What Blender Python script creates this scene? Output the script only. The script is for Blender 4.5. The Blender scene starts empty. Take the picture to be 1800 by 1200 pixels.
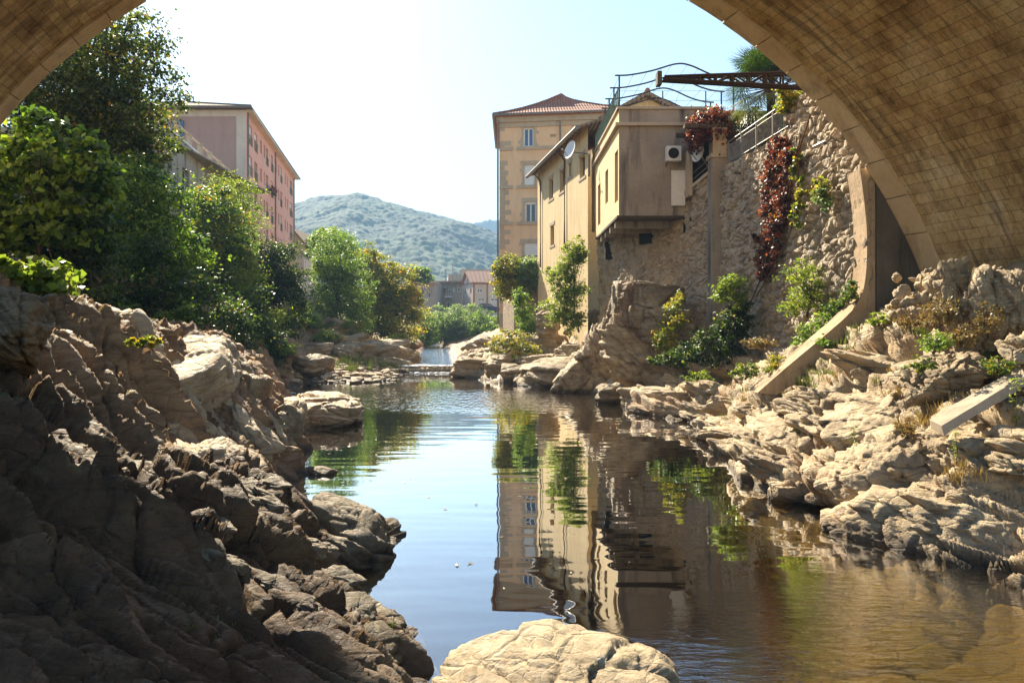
import bpy, bmesh, math, random
import numpy as np
from mathutils import Vector, Matrix
R = math.radians
SC = bpy.context.scene
COL = SC.collection
rnd = random.Random(7)

# ---------------------------------------------------------------- camera, sky, sun, exposure
CAMH = 3.0; F = 1400.0; HOR = 570.0
cd = bpy.data.cameras.new("camera"); cam = bpy.data.objects.new("camera", cd); COL.objects.link(cam)
cam.location = (0, 0, CAMH); cam.rotation_euler = (R(90), 0, 0)
cd.sensor_width = 36; cd.lens = 28; cd.shift_y = -30/1800; cd.clip_end = 9000; cd.clip_start = .05
SC.camera = cam
SUN_AZ = 25.0; SUN_EL = 35.5       # left of straight ahead, above the horizon
w = bpy.data.worlds.new("World"); SC.world = w; w.use_nodes = True
nt = w.node_tree; bg = nt.nodes["Background"]
sky = nt.nodes.new("ShaderNodeTexSky"); sky.sky_type = 'NISHITA'; sky.sun_disc = False
sky.sun_elevation = R(SUN_EL); sky.sun_rotation = R(-SUN_AZ); sky.dust_density = .5; sky.ozone_density = 3.0; sky.air_density = 1.25
nt.links.new(sky.outputs[0], bg.inputs[0]); bg.inputs[1].default_value = 0.068
sl = bpy.data.lights.new("sun", 'SUN'); sl.energy = 5.0; sl.angle = R(.53); sl.color = (1.0, .88, .68)
so = bpy.data.objects.new("sun", sl); COL.objects.link(so); so.location = (-30, 40, 40)
sd = Vector((-math.sin(R(SUN_AZ))*math.cos(R(SUN_EL)), math.cos(R(SUN_AZ))*math.cos(R(SUN_EL)), math.sin(R(SUN_EL))))
so.rotation_euler = sd.to_track_quat('Z', 'Y').to_euler()
SC.view_settings.view_transform = 'Standard'; SC.view_settings.look = 'None'
SC.view_settings.exposure = 1.78; SC.view_settings.gamma = 1.0
SC.cycles.max_bounces = 8; SC.cycles.transparent_max_bounces = 16
SC.cycles.sample_clamp_indirect = 4.0; SC.cycles.caustics_reflective = False; SC.cycles.caustics_refractive = False

def at(px, py, Y): return ((px-900)/F*Y, Y, CAMH-(py-HOR)/F*Y)
def V(*a): return np.array(a, dtype=float)

# ---------------------------------------------------------------- noise (numpy)
_r = np.random.RandomState(11)
PERM = np.concatenate([_r.permutation(256)]*3)
GR = _r.normal(size=(256, 3)); GR /= np.linalg.norm(GR, axis=1)[:, None]
FP = _r.rand(256, 3); RV = _r.rand(256)
def _h(i, j, k): return PERM[(PERM[(PERM[i & 255]+j) & 255]+k) & 255]
def worley_v(P):
    P = np.asarray(P, dtype=np.float32); I = np.floor(P).astype(np.int64); f = P-I; f1 = np.full(len(P), 9., np.float32); f2 = f1.copy(); hid = np.zeros(len(P), np.int64); off = np.zeros((len(P), 3), np.float32)
    for dx in (-1, 0, 1):
        for dy in (-1, 0, 1):
            for dz in (-1, 0, 1):
                h = _h(I[:, 0]+dx, I[:, 1]+dy, I[:, 2]+dz); q = FP[h].astype(np.float32)+np.array([dx, dy, dz], np.float32)-f; d = np.sqrt((q*q).sum(1)); c = d < f1
                f2 = np.where(c, f1, np.minimum(f2, d)); hid = np.where(c, h, hid); off = np.where(c[:, None], q, off); f1 = np.where(c, d, f1)
    return f1, f2, hid, off
def noise(P):
    P = np.asarray(P, dtype=np.float32); I = np.floor(P).astype(np.int64); f = P-I; u = f*f*f*(f*(f*6-15)+10)
    out = np.zeros(len(P), dtype=np.float32)
    for dx in (0, 1):
        for dy in (0, 1):
            for dz in (0, 1):
                g = GR[_h(I[:, 0]+dx, I[:, 1]+dy, I[:, 2]+dz)]
                d = (g*(f-np.array([dx, dy, dz], dtype=np.float32))).sum(1)
                wgt = (u[:, 0] if dx else 1-u[:, 0])*(u[:, 1] if dy else 1-u[:, 1])*(u[:, 2] if dz else 1-u[:, 2])
                out += (wgt*d).astype(np.float32)
    return out
def fbm(P, o=4, lac=2.1, g=.5):
    s = 0; a = 1.0; P = np.asarray(P, dtype=np.float32)
    for i in range(o): s = s+a*noise(P+17.3*i); P = P*lac; a *= g
    return s
def worley(P):
    P = np.asarray(P, dtype=np.float32); I = np.floor(P).astype(np.int64); f = P-I
    f1 = np.full(len(P), 9., np.float32); f2 = f1.copy(); idd = np.zeros(len(P), np.float32)
    for dx in (-1, 0, 1):
        for dy in (-1, 0, 1):
            for dz in (-1, 0, 1):
                h = _h(I[:, 0]+dx, I[:, 1]+dy, I[:, 2]+dz)
                q = FP[h].astype(np.float32)+np.array([dx, dy, dz], np.float32)-f
                d = np.sqrt((q*q).sum(1)); c = d < f1
                f2 = np.where(c, f1, np.minimum(f2, d)); idd = np.where(c, RV[h], idd); f1 = np.where(c, d, f1)
    return f1, f2, idd
def sstep(x, a, b): t = np.clip((x-a)/(b-a), 0, 1); return t*t*(3-2*t)

# ---------------------------------------------------------------- object helpers
def mesh_from(name, v, f, mat=None, smooth=False, uv=None, attrs=None):
    me = bpy.data.meshes.new(name); v = np.asarray(v, dtype=np.float32)
    if isinstance(f, np.ndarray):
        k = f.shape[1]; me.vertices.add(len(v)); me.vertices.foreach_set('co', v.ravel())
        me.loops.add(f.size); me.loops.foreach_set('vertex_index', f.astype(np.int32).ravel())
        me.polygons.add(len(f)); me.polygons.foreach_set('loop_start', np.arange(0, f.size, k, dtype=np.int32))
        me.update(calc_edges=True)
    else:
        me.from_pydata([tuple(map(float, q)) for q in v], [], [tuple(q) for q in f])
    if smooth: me.polygons.foreach_set('use_smooth', np.ones(len(me.polygons), dtype=bool))
    if uv is not None:
        l = me.uv_layers.new(name='UVMap'); l.data.foreach_set('uv', np.asarray(uv, np.float32).ravel())
    for an, av in (attrs or {}).items():
        a = me.attributes.new(an, 'FLOAT', 'FACE'); a.data.foreach_set('value', np.asarray(av, np.float32))
    if mat: me.materials.append(mat)
    me.validate(); return me
def obj(name, me, parent=None, loc=(0, 0, 0)):
    o = bpy.data.objects.new(name, me); COL.objects.link(o); o.location = loc
    if parent: o.parent = parent
    return o
def tag(o, label=None, cat=None, group=None, kind=None):
    if label: o['label'] = label
    if cat: o['category'] = cat
    if group: o['group'] = group
    if kind: o['kind'] = kind
    return o
def thing(name, label, cat, loc, group=None):
    o = bpy.data.objects.new(name, None); COL.objects.link(o); o.location = loc; o.empty_display_size = .3
    return tag(o, label, cat, group)
def wloc(o):
    v = Vector((0, 0, 0))
    while o: v = v+o.location; o = o.parent
    return v
class MB:
    """collects shapes given in world coordinates; build() links them as ONE mesh object"""
    def __init__(s): s.v = []; s.f = []
    def add(s, v, f):
        k = len(s.v); s.v += [tuple(map(float, q)) for q in v]; s.f += [tuple(i+k for i in q) for q in f]; return s
    def hexa(s, b, t):   # four bottom and four top corners
        return s.add(list(b)+list(t), [(3, 2, 1, 0), (4, 5, 6, 7), (0, 1, 5, 4), (1, 2, 6, 5), (2, 3, 7, 6), (3, 0, 4, 7)])
    def box(s, x0, x1, y0, y1, z0, z1):
        return s.hexa([(x0, y0, z0), (x1, y0, z0), (x1, y1, z0), (x0, y1, z0)], [(x0, y0, z1), (x1, y0, z1), (x1, y1, z1), (x0, y1, z1)])
    def wallbox(s, p0, p1, z0, z1, t0, t1):
        """box along p0->p1, from t0 to t1 along the outward side (right-hand of p0->p1)"""
        p0 = Vector(p0[:2]); p1 = Vector(p1[:2]); d = (p1-p0).normalized(); n = Vector((d.y, -d.x))
        q = [p0+n*t1, p1+n*t1, p1+n*t0, p0+n*t0]
        return s.hexa([(a.x, a.y, z0) for a in q], [(a.x, a.y, z1) for a in q])
    def bar(s, a, b, r, r2=None, n=6, caps=True):
        a = Vector(a); b = Vector(b); d = (b-a)
        if d.length < 1e-6: return s
        q = d.to_track_quat('Z', 'Y'); r2 = r if r2 is None else r2; k = len(s.v)
        for p, rr in ((a, r), (b, r2)):
            for i in range(n):
                t = 2*math.pi*i/n; o = q @ Vector((math.cos(t)*rr, math.sin(t)*rr, 0)); s.v.append(tuple(p+o))
        for i in range(n): j = (i+1) % n; s.f.append((k+i, k+j, k+n+j, k+n+i))
        if caps: s.f.append(tuple(k+n-1-i for i in range(n))); s.f.append(tuple(k+n+i for i in range(n)))
        return s
    def tube(s, pts, rs, n=6):
        if not hasattr(rs, '__len__'): rs = [rs]*len(pts)
        pts = [Vector(p) for p in pts]; k = len(s.v)
        for i, p in enumerate(pts):
            d = (pts[min(i+1, len(pts)-1)]-pts[max(i-1, 0)]); q = d.to_track_quat('Z', 'Y')
            for j in range(n):
                t = 2*math.pi*j/n; s.v.append(tuple(p+q @ Vector((math.cos(t)*rs[i], math.sin(t)*rs[i], 0))))
        for i in range(len(pts)-1):
            for j in range(n):
                a = k+i*n+j; b = k+i*n+(j+1) % n; s.f.append((a, b, b+n, a+n))
        s.f.append(tuple(k+n-1-i for i in range(n))); e = k+(len(pts)-1)*n; s.f.append(tuple(e+i for i in range(n)))
        return s
    def build(s, name, mat, parent=None, smooth=False, origin=None, rough=None):
        if rough:                                                        # chipped, uneven surface: subdivide to the given size and push about
            bm = bmesh.new(); vs = [bm.verts.new(q) for q in s.v]
            for q in s.f:
                try: bm.faces.new([vs[i] for i in q])
                except ValueError: pass
            for _ in range(7):
                es = [e_ for e_ in bm.edges if e_.calc_length() > rough[0]*2]
                if not es or len(bm.verts) > 60000: break
                bmesh.ops.subdivide_edges(bm, edges=es, cuts=1, use_grid_fill=True)
            bmesh.ops.triangulate(bm, faces=bm.faces); bm.normal_update(); P = np.array([q.co[:] for q in bm.verts]); nn = np.array([q.normal[:] for q in bm.verts])
            d = fbm(P*2.5, 4)*rough[1]*1.4-np.clip(fbm(P*5+9, 3)-.12, 0, 1)*rough[1]*5; P = P+nn*d[:, None]; s.v = [tuple(q) for q in P]; s.f = [tuple(q.index for q in f_.verts) for f_ in bm.faces]; bm.free()
        v = np.array(s.v, dtype=float)
        if parent is not None: o = np.array(wloc(parent)); loc = (0, 0, 0)
        else:
            if origin is None:
                lo, hi = v.min(0), v.max(0); origin = ((lo[0]+hi[0])/2, (lo[1]+hi[1])/2, lo[2])
            o = np.array(origin); loc = tuple(origin)
        return obj(name, mesh_from(name, v-o, s.f, mat, smooth), parent, loc)
def facade(p0, p1, z0, z1, holes=(), rev=.22):
    """wall skin from p0 to p1 with rectangular openings (s0,s1,za,zb in metres) and their reveals; outward = right-hand side"""
    mb = MB(); p0 = Vector(p0[:2]); p1 = Vector(p1[:2]); L = (p1-p0).length; d = (p1-p0)/L; n = Vector((d.y, -d.x))
    us = sorted({0, L}|{h[0] for h in holes}|{h[1] for h in holes}); zs = sorted({z0, z1}|{h[2] for h in holes}|{h[3] for h in holes})
    us = [u for u in us if 0 <= u <= L]
    def P(u, z, t=0): q = p0+d*u-n*t; return (q.x, q.y, z)
    for i in range(len(us)-1):
        for j in range(len(zs)-1):
            cu = (us[i]+us[i+1])/2; cz = (zs[j]+zs[j+1])/2
            if any(h[0] < cu < h[1] and h[2] < cz < h[3] for h in holes): continue
            mb.add([P(us[i], zs[j]), P(us[i+1], zs[j]), P(us[i+1], zs[j+1]), P(us[i], zs[j+1])], [(0, 1, 2, 3)])
    for a, b, c, e in holes:
        A = [P(a, c), P(b, c), P(b, e), P(a, e)]; B = [P(a, c, rev), P(b, c, rev), P(b, e, rev), P(a, e, rev)]
        mb.add(A+B, [(0, 4, 5, 1), (1, 5, 6, 2), (2, 6, 7, 3), (3, 7, 4, 0)])
    mb.P = P; mb.d = d; mb.n = n
    return mb

# ---------------------------------------------------------------- materials
class N:
    def __init__(s, name):
        s.m = bpy.data.materials.new(name); s.m.use_nodes = True; s.t = s.m.node_tree; s.n = s.t.nodes
        s.b = s.n['Principled BSDF']; s.out = s.n['Material Output']; s.b.inputs['Specular IOR Level'].default_value = .3
    def new(s, ty, **kw):
        n = s.n.new(ty)
        for k, v in kw.items(): setattr(n, k, v)
        return n
    def l(s, a, b): s.t.links.new(a, b)
    def pos(s, scale=(1, 1, 1), rot=(0, 0, 0)):
        g = s.new('ShaderNodeNewGeometry'); mp = s.new('ShaderNodeMapping'); mp.inputs['Scale'].default_value = scale; mp.inputs['Rotation'].default_value = rot
        s.l(g.outputs['Position'], mp.inputs[0]); return mp.outputs[0]
    def noise(s, vec, scale, detail=5, rough=.6, dist=0):
        n = s.new('ShaderNodeTexNoise'); n.inputs['Scale'].default_value = scale; n.inputs['Detail'].default_value = detail
        n.inputs['Roughness'].default_value = rough; n.inputs['Distortion'].default_value = dist; s.l(vec, n.inputs['Vector']); return n.outputs[0]
    def vor(s, vec, scale, feature='F1', out=0, rnds=1.0):
        n = s.new('ShaderNodeTexVoronoi', feature=feature); n.inputs['Scale'].default_value = scale; n.inputs['Randomness'].default_value = rnds
        s.l(vec, n.inputs['Vector']); return n.outputs[out]
    def ramp(s, fac, stops, interp='LINEAR'):
        r = s.new('ShaderNodeValToRGB'); r.color_ramp.interpolation = interp; e = r.color_ramp.elements
        while len(e) < len(stops): e.new(.5)
        for el, (p, c) in zip(e, stops): el.position = p; el.color = (*c, 1) if hasattr(c, '__len__') else (c, c, c, 1)
        s.l(fac, r.inputs[0]); return r.outputs[0]
    def mix(s, fac, a, b, mode='MIX'):
        m = s.new('ShaderNodeMix', data_type='RGBA', blend_type=mode)
        for k, v in ((0, fac), (6, a), (7, b)):
            if hasattr(v, 'links'): s.l(v, m.inputs[k])
            elif hasattr(v, '__len__'): m.inputs[k].default_value = (*v, 1)
            else: m.inputs[k].default_value = v
        return m.outputs[2]
    def math(s, op, a, b=0, c=None, clamp=False):
        m = s.new('ShaderNodeMath', operation=op); m.use_clamp = clamp
        for k, v in ((0, a), (1, b), (2, c)):
            if v is None: continue
            if hasattr(v, 'links'): s.l(v, m.inputs[k])
            else: m.inputs[k].default_value = v
        return m.outputs[0]
    def bump(s, h, strength=.5, dist=.02, prev=None):
        b = s.new('ShaderNodeBump'); b.inputs['Strength'].default_value = strength; b.inputs['Distance'].default_value = dist
        s.l(h, b.inputs['Height'])
        if prev is not None: s.l(prev, b.inputs['Normal'])
        s.l(b.outputs[0], s.b.inputs['Normal']); return b.outputs[0]
    def done(s, col=None, rough=.9):
        if col is not None:
            if hasattr(col, 'links'): s.l(col, s.b.inputs['Base Color'])
            else: s.b.inputs['Base Color'].default_value = (*col, 1)
        if hasattr(rough, 'links'): s.l(rough, s.b.inputs['Roughness'])
        else: s.b.inputs['Roughness'].default_value = rough
        return s.m
def sep_z(m):
    g = m.new('ShaderNodeNewGeometry'); x = m.new('ShaderNodeSeparateXYZ'); m.l(g.outputs['Position'], x.inputs[0]); return x.outputs

def mat_plaster(name, base, dark, light=None, streak=.5, bump=.25):
    m = N(name); p = m.pos(); ps = m.pos((1, 1, .12))
    a = m.noise(p, .5, 6, .65); b = m.noise(ps, 2.2, 5, .6); c = m.noise(p, 9, 4, .7)
    col = m.mix(m.ramp(a, [(.38, 0.), (.62, 1.)]), base, light or tuple(min(1, x*1.15) for x in base))
    col = m.mix(m.math('MULTIPLY', m.ramp(b, [(.5, 0.), (.72, 1.)]), streak), col, dark)
    col = m.mix(m.math('MULTIPLY', m.ramp(c, [(.5, 0.), (.7, 1.)]), .25), col, dark)
    m.bump(m.noise(p, 14, 6, .7), bump, .02)
    return m.done(col, .93)
def mat_flat(name, col, rough=.6, metal=0, var=.25, scale=6):
    m = N(name); a = m.noise(m.pos(), scale, 4, .6)
    c = m.mix(m.ramp(a, [(.3, 0.), (.7, 1.)]), tuple(x*(1-var) for x in col), tuple(min(1, x*(1+var*.5)) for x in col))
    m.b.inputs['Metallic'].default_value = metal; return m.done(c, rough)
def mat_glass(name, tint=(.03, .035, .04)):
    m = N(name); m.b.inputs['Specular IOR Level'].default_value = .8; return m.done(tint, .08)
def mat_rock(name, wet=True, tone=1.0, warm=1.0, rot=(0.5, .35, .6), veg=0.0, bank=False):
    m = N(name); p = m.pos(); s = m.pos((.55, .55, 3.2), rot); s2 = m.pos((1, 1, 1), rot)
    base = [(.25, (.22*tone, .155*tone*warm, .095*tone)), (.45, (.48*tone, .36*tone, .21*tone*warm)), (.6, (.62*tone, .485*tone, .30*tone)), (.78, (.70*tone, .58*tone, .39*tone))]
    a = m.noise(p, .8, 8, .68, .4); col = m.ramp(a, base)
    st = m.noise(s, 1.6, 8, .72, .6)                                     # strata bands
    col = m.mix(m.math('MULTIPLY', m.ramp(st, [(.42, 1.), (.56, 0.)]), .5), col, (.20*tone, .14*tone, .09*tone))
    fl = m.noise(p, 26, 5, .85); col = m.mix(m.math('MULTIPLY', m.ramp(fl, [(.55, 0.), (.66, 1.)]), .35), col, (.12*tone, .10*tone, .08*tone))
    lich = m.noise(p, 5.5, 6, .75); col = m.mix(m.math('MULTIPLY', m.ramp(lich, [(.6, 0.), (.68, 1.)]), .45), col, (.62*tone, .58*tone, .47*tone))
    ir = m.noise(p, .55, 4, .6); col = m.mix(m.math('MULTIPLY', m.ramp(ir, [(.56, 0.), (.68, 1.)]), .45), col, (.40*tone, .20*tone, .085*tone))
    z = sep_z(m)
    if bank:                                                             # left bank: browner stone, with its shade deepened in the colour
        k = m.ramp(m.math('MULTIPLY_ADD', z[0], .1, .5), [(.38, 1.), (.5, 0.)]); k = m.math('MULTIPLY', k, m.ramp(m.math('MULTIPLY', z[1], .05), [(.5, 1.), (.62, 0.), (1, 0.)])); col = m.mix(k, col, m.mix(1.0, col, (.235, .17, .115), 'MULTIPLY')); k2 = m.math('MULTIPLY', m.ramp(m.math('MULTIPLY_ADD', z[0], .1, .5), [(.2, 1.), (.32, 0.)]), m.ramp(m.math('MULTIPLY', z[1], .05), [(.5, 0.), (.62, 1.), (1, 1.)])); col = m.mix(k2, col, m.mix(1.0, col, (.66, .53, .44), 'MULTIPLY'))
    if veg:                                                              # earth and moss held by the flatter, higher ledges
        g = m.new('ShaderNodeNewGeometry'); nx = m.new('ShaderNodeSeparateXYZ'); m.l(g.outputs['Normal'], nx.inputs[0])
        k = m.math('MULTIPLY', m.ramp(nx.outputs[2], [(.72, 0.), (.93, 1.)]), m.ramp(m.noise(p, 1.3, 6, .7), [(.5, 0.), (.62, 1.)]))
        k = m.math('MULTIPLY', k, m.ramp(m.math('MULTIPLY', z[2], .25), [(.3, 0.), (.55, 1.)]))
        k = m.math('MULTIPLY', k, veg); grass = m.ramp(m.noise(p, 7, 5, .7), [(.35, (.05, .075, .015)), (.5, (.12, .13, .03)), (.65, (.25, .17, .07))])
        col = m.mix(k, col, grass)
    if wet:                                                              # dark tide line and algae just above the water
        zz = m.math('ADD', z[2], m.math('MULTIPLY', m.noise(p, 2.5, 4, .6), .25))
        col = m.mix(m.ramp(zz, [(.0, .0), (.12, .9), (.22, .7), (.34, .0)]), col, (.06, .042, .025))
        col = m.mix(m.ramp(m.math('MULTIPLY', z[2], -1), [(.0, .0), (.12, .85)]), col, (.44, .26, .07))
    cr = m.vor(m.pos((1, 1, 2.4), rot), 1.5, 'DISTANCE_TO_EDGE'); cr2 = m.vor(m.pos((1, 1, 1.7), rot), 6, 'DISTANCE_TO_EDGE')
    h = m.math('ADD', m.math('MULTIPLY', st, .6), m.math('MULTIPLY', m.ramp(cr, [(0, 0.), (.05, 1.)]), .14))
    h = m.math('ADD', h, m.math('MULTIPLY', m.noise(s2, 9, 8, .75), .3)); h = m.math('ADD', h, m.math('MULTIPLY', m.ramp(cr2, [(0, 0.), (.07, 1.)]), .05))
    for sc, am in ((2.3, .20), (7.5, .09)):
        vv = m.new('ShaderNodeTexVoronoi'); vv.inputs['Scale'].default_value = sc; wp = m.mix(.10, m.pos((1, 1, 1.5), rot), m.noise(p, 3, 3), 'ADD'); m.l(wp, vv.inputs['Vector'])
        sb = m.new('ShaderNodeVectorMath', operation='SUBTRACT'); m.l(wp, sb.inputs[0]); m.l(vv.outputs['Position'], sb.inputs[1])
        cs_ = m.new('ShaderNodeVectorMath', operation='SUBTRACT'); m.l(vv.outputs['Color'], cs_.inputs[0]); cs_.inputs[1].default_value = (.5, .5, .5)
        dp = m.new('ShaderNodeVectorMath', operation='DOT_PRODUCT'); m.l(sb.outputs[0], dp.inputs[0]); m.l(cs_.outputs[0], dp.inputs[1]); h = m.math('ADD', h, m.math('MULTIPLY', dp.outputs['Value'], am*sc*1.6))
    m.bump(h, 1.0, .13); m.b.inputs['Specular IOR Level'].default_value = .35
    return m.done(col, m.ramp(m.noise(p, 12, 3), [(.3, .55), (.7, .9)]))
M = {}
M['rock'] = mat_rock('bedrock', veg=1.0, bank=True); M['rock_b'] = mat_rock('boulder_stone', tone=1.0, rot=(.2, .5, 1.1)); M['rock_tan'] = mat_rock('tan_foreground_stone', tone=.84, warm=.95, rot=(.2, .1, .7)); M['rock_brown'] = mat_rock('brown_foreground_stone', tone=.40, warm=.85, rot=(.3, .5, .9)); M['rock_dark'] = mat_rock('dark_bank_stone', tone=.62, rot=(.9, .2, .4))  # brown foreground stone toned down further to deepen the shade there
M['glass'] = mat_glass('window_glass'); M['glass_blue'] = mat_glass('window_glass_blue', (.05, .09, .2))
M['white'] = mat_flat('white_paint', (.75, .75, .72), .5, var=.12); M['dark'] = mat_flat('dark_opening', (.02, .018, .016), .9)
M['steel'] = mat_flat('painted_steel', (.05, .045, .04), .5, .3); M['rust'] = mat_flat('rusty_steel', (.14, .065, .035), .8, .2, .5, 20)
M['zinc'] = mat_flat('zinc_pipe', (.22, .2, .18), .5, .4); M['greenmetal'] = mat_flat('green_painted_rail', (.16, .2, .12), .6)
M['concrete'] = mat_plaster('concrete', (.42, .33, .235), (.22, .15, .1), (.5, .41, .3), .5, .5)
M['bark'] = mat_flat('bark', (.09, .065, .045), .95, var=.5, scale=12)
M['rock_glare'] = mat_rock('slab_stone_painted_glare', tone=1.25, rot=(.2, .3, .4)); M['fallen'] = mat_flat('dry_leaf', (.5, .36, .16), .6)  # slab stone lightened to put the sun's white glare into its colour
# ---------------------------------------------------------------- rock relief
def relief(P, n, L, seed=0., kl=1.0, e=None):
    """signed relief (metres) of fractured, layered rock at world points P; n = layer normal, e = direction the layers run, L = feature size"""
    P = P+seed; n = np.array(n, float); n /= np.linalg.norm(n); e = np.cross(n, [0.3, .2, 1]) if e is None else np.array(e, float)
    e = e-n*(e@n); e /= np.linalg.norm(e); b = np.cross(n, e)
    wv = fbm(P/(2.6*L), 3); s = P@n/(.42*L)+wv*1.6
    fr = s-np.floor(s); led = np.where(fr < .86, fr/.86, (1-fr)/.14); k = (_r_hash(np.floor(s)))
    d = (led-.5)*.20*kl*L*(.3+1.2*k)
    s2 = P@n/(.12*L)+wv*4+fbm(P/(.8*L), 2)*1.2; fr2 = s2-np.floor(s2); d = d+(np.where(fr2 < .8, fr2/.8, (1-fr2)/.2)-.5)*.05*L*(.3+_r_hash(np.floor(s2)))
    wq = fbm(P/(1.8*L), 2)[:, None]*.35
    for sc, am, cr in ((1.0, .75, .22), (.36, .40, .07)):              # tilted joint blocks with open cracks between them
        Q = np.stack([P@n/(.62*L*sc), P@e/(2.3*L*sc), P@b/(1.25*L*sc)], 1)+wq+sc*7; f1, f2, hid, off = worley_v(Q)
        d = d+((GR[hid]*off).sum(1)*am+(RV[hid]-.5)*am*.55)*.42*L*sc-np.exp(-(f2-f1)*26)*cr*L
    return d+fbm(P/(.35*L), 4)*.035*L
def _r_hash(x): x = np.abs(x).astype(np.int64); return RV[PERM[x & 255]]

# ---------------------------------------------------------------- the rocky banks and bed, one terrain sheet
SL = {  # distance: (pixel column, height) -> surveyed cross-sections
 -2: [(-1500, 1.6), (900, 1.2), (3300, 1.2)],
 3.0: [(-700, 1.7), (0, 1.25), (500, 1.0), (900, .7), (1200, .1), (1700, -.4), (2300, -.1), (3000, .6)],
 4.6: [(-600, 2.0), (-200, 1.4), (200, 1.1), (500, .88), (700, .55), (850, .5), (950, .45), (1050, .2), (1180, -.2), (1250, -.4), (1500, -.5), (2000, -.4), (2500, .1), (3000, 1.0)],
 6: [(-600, 2.4), (-200, 1.7), (0, 1.35), (300, 1.1), (500, .8), (650, .5), (760, .2), (830, -.2), (1000, -.5), (1300, -.55), (1700, -.45), (2100, -.3), (2400, .5), (2800, 1.5)],
 7.5: [(-600, 2.8), (-200, 2.1), (0, 1.75), (200, 1.4), (400, 1.1), (550, .68), (650, .33), (715, .03), (760, -.35), (900, -.95), (1200, -.95), (1500, -.5), (1800, -.4), (1950, -.1), (2100, .5), (2400, 1.6)],
 9: [(-600, 3.3), (-200, 2.5), (0, 1.95), (200, 1.5), (350, 1.3), (450, 1.05), (530, .7), (580, .3), (615, -.15), (700, -.75), (900, -1.3), (1200, -1.2), (1500, -.6), (1760, -.3), (1840, .1), (2000, 1.0), (2300, 2.2)],
 11: [(-600, 4), (-200, 3.3), (0, 2.6), (150, 2.0), (300, 1.15), (430, .85), (500, .55), (555, -.1), (650, -.9), (900, -1.6), (1200, -1.5), (1400, -.8), (1490, -.25), (1550, .2), (1650, .9), (1800, 1.55), (2000, 2.5), (2300, 3.6)],
 12.5: [(-200, 3.9), (0, 3.3), (130, 2.75), (250, 2.0), (350, 1.0), (440, .75), (500, .3), (530, -.3), (700, -1.3), (1350, -.6), (1430, 0), (1500, .55), (1650, 1.35), (1800, 2.1), (2000, 3.2)],
 14: [(-600, 5), (-200, 4.3), (0, 3.7), (60, 3.35), (150, 3.3), (220, 2.9), (290, 2.2), (370, 1.35), (440, .8), (490, .25), (520, -.35), (620, -1), (900, -1.9), (1200, -1.5), (1300, -.6), (1345, .05), (1400, .7), (1500, 1.2), (1650, 1.9), (1750, 2.4), (1850, 3.1), (2000, 4), (2300, 5)],
 17: [(-600, 6), (-200, 4.8), (0, 4.2), (100, 3.5), (200, 3.0), (280, 2.72), (360, 2.62), (410, 2.25), (455, 1.3), (500, .5), (532, -.3), (620, -1), (900, -2), (1150, -1.5), (1260, -.5), (1297, .05), (1340, .8), (1420, 1.45), (1500, 2.3), (1560, 3.0), (1650, 3.6), (1750, 4.2), (1850, 4.8), (2100, 6)],
 21: [(-600, 7.5), (-200, 5.2), (0, 3.6), (200, 2.6), (350, 2.4), (430, 2.0), (480, 1.0), (508, .2), (525, -.3), (620, -1), (900, -1.9), (1150, -1.2), (1250, -.4), (1277, .05), (1310, .8), (1370, 1.5), (1430, 2.3), (1500, 3.0), (1550, 3.4), (1700, 4), (2100, 5)],
 28: [(-600, 9), (-300, 7.5), (-100, 5.2), (100, 3.6), (300, 3.0), (400, 2.6), (440, 1.8), (480, .7), (500, -.2), (600, -1), (900, -1.6), (1050, -1), (1115, -.3), (1135, .05), (1180, .7), (1240, 1.2), (1300, 1.9), (1350, 2.5), (1500, 3.5), (2000, 4)],
 36: [(-600, 10), (-200, 8.5), (50, 7), (200, 5), (350, 4.0), (420, 3.2), (450, 2.3), (475, 1), (492, .1), (505, -.35), (600, -.8), (900, -1.1), (1020, -.4), (1040, .05), (1060, .6), (1110, 1.8), (1160, 2.6), (1230, 3.0), (1400, 3.5), (2000, 4)],
 42: [(-600, 11), (-200, 9.5), (200, 7), (380, 4.6), (440, 3.0), (480, 1.4), (515, .25), (560, .12), (640, .1), (690, -.1), (780, -.6), (835, -.35), (855, .05), (900, .65), (960, .8), (1000, 1.3), (1040, 2.3), (1100, 3.2), (1500, 3.5)],
 47: [(-600, 12), (-200, 10.5), (200, 9), (380, 7), (440, 5), (480, 2.8), (520, 1.2), (560, .55), (620, .3), (690, .12), (730, -.25), (780, -.3), (800, .15), (825, .45), (870, 1.2), (950, 1.7), (1000, 2.4), (1040, 3.0), (1100, 4), (1500, 4.5)],
 52: [(-200, 11), (300, 9), (440, 6), (500, 3), (560, 1.2), (640, .75), (700, .6), (735, .25), (770, .1), (797, .2), (815, .6), (870, 1.4), (950, 2.2), (1040, 3.5), (1300, 4.5)],
 62: [(-600, 15), (-200, 13), (200, 11), (400, 8.5), (480, 6), (530, 4), (570, 2.8), (610, 1.9), (660, 1.3), (725, .7), (742, .2), (770, .15), (797, .2), (815, .8), (850, 1.5), (880, 2), (950, 3.5), (1000, 4), (1200, 4.5), (1800, 5)],
 85: [(-600, 16), (-200, 15), (300, 12), (480, 9), (560, 5), (650, 2.3), (720, 1.1), (745, .2), (790, .2), (806, 1.0), (850, 1.7), (900, 3), (1000, 5), (1300, 6), (1800, 7)],
 130: [(-600, 20), (-200, 18), (400, 12), (600, 6), (700, 3.2), (760, 2.6), (850, 2.8), (1000, 5), (1300, 6), (1800, 9)],
 260: [(-600, 26), (-200, 24), (600, 10), (750, 7), (850, 7), (1000, 8), (1300, 9), (1800, 14)],
}
pts = []
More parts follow.
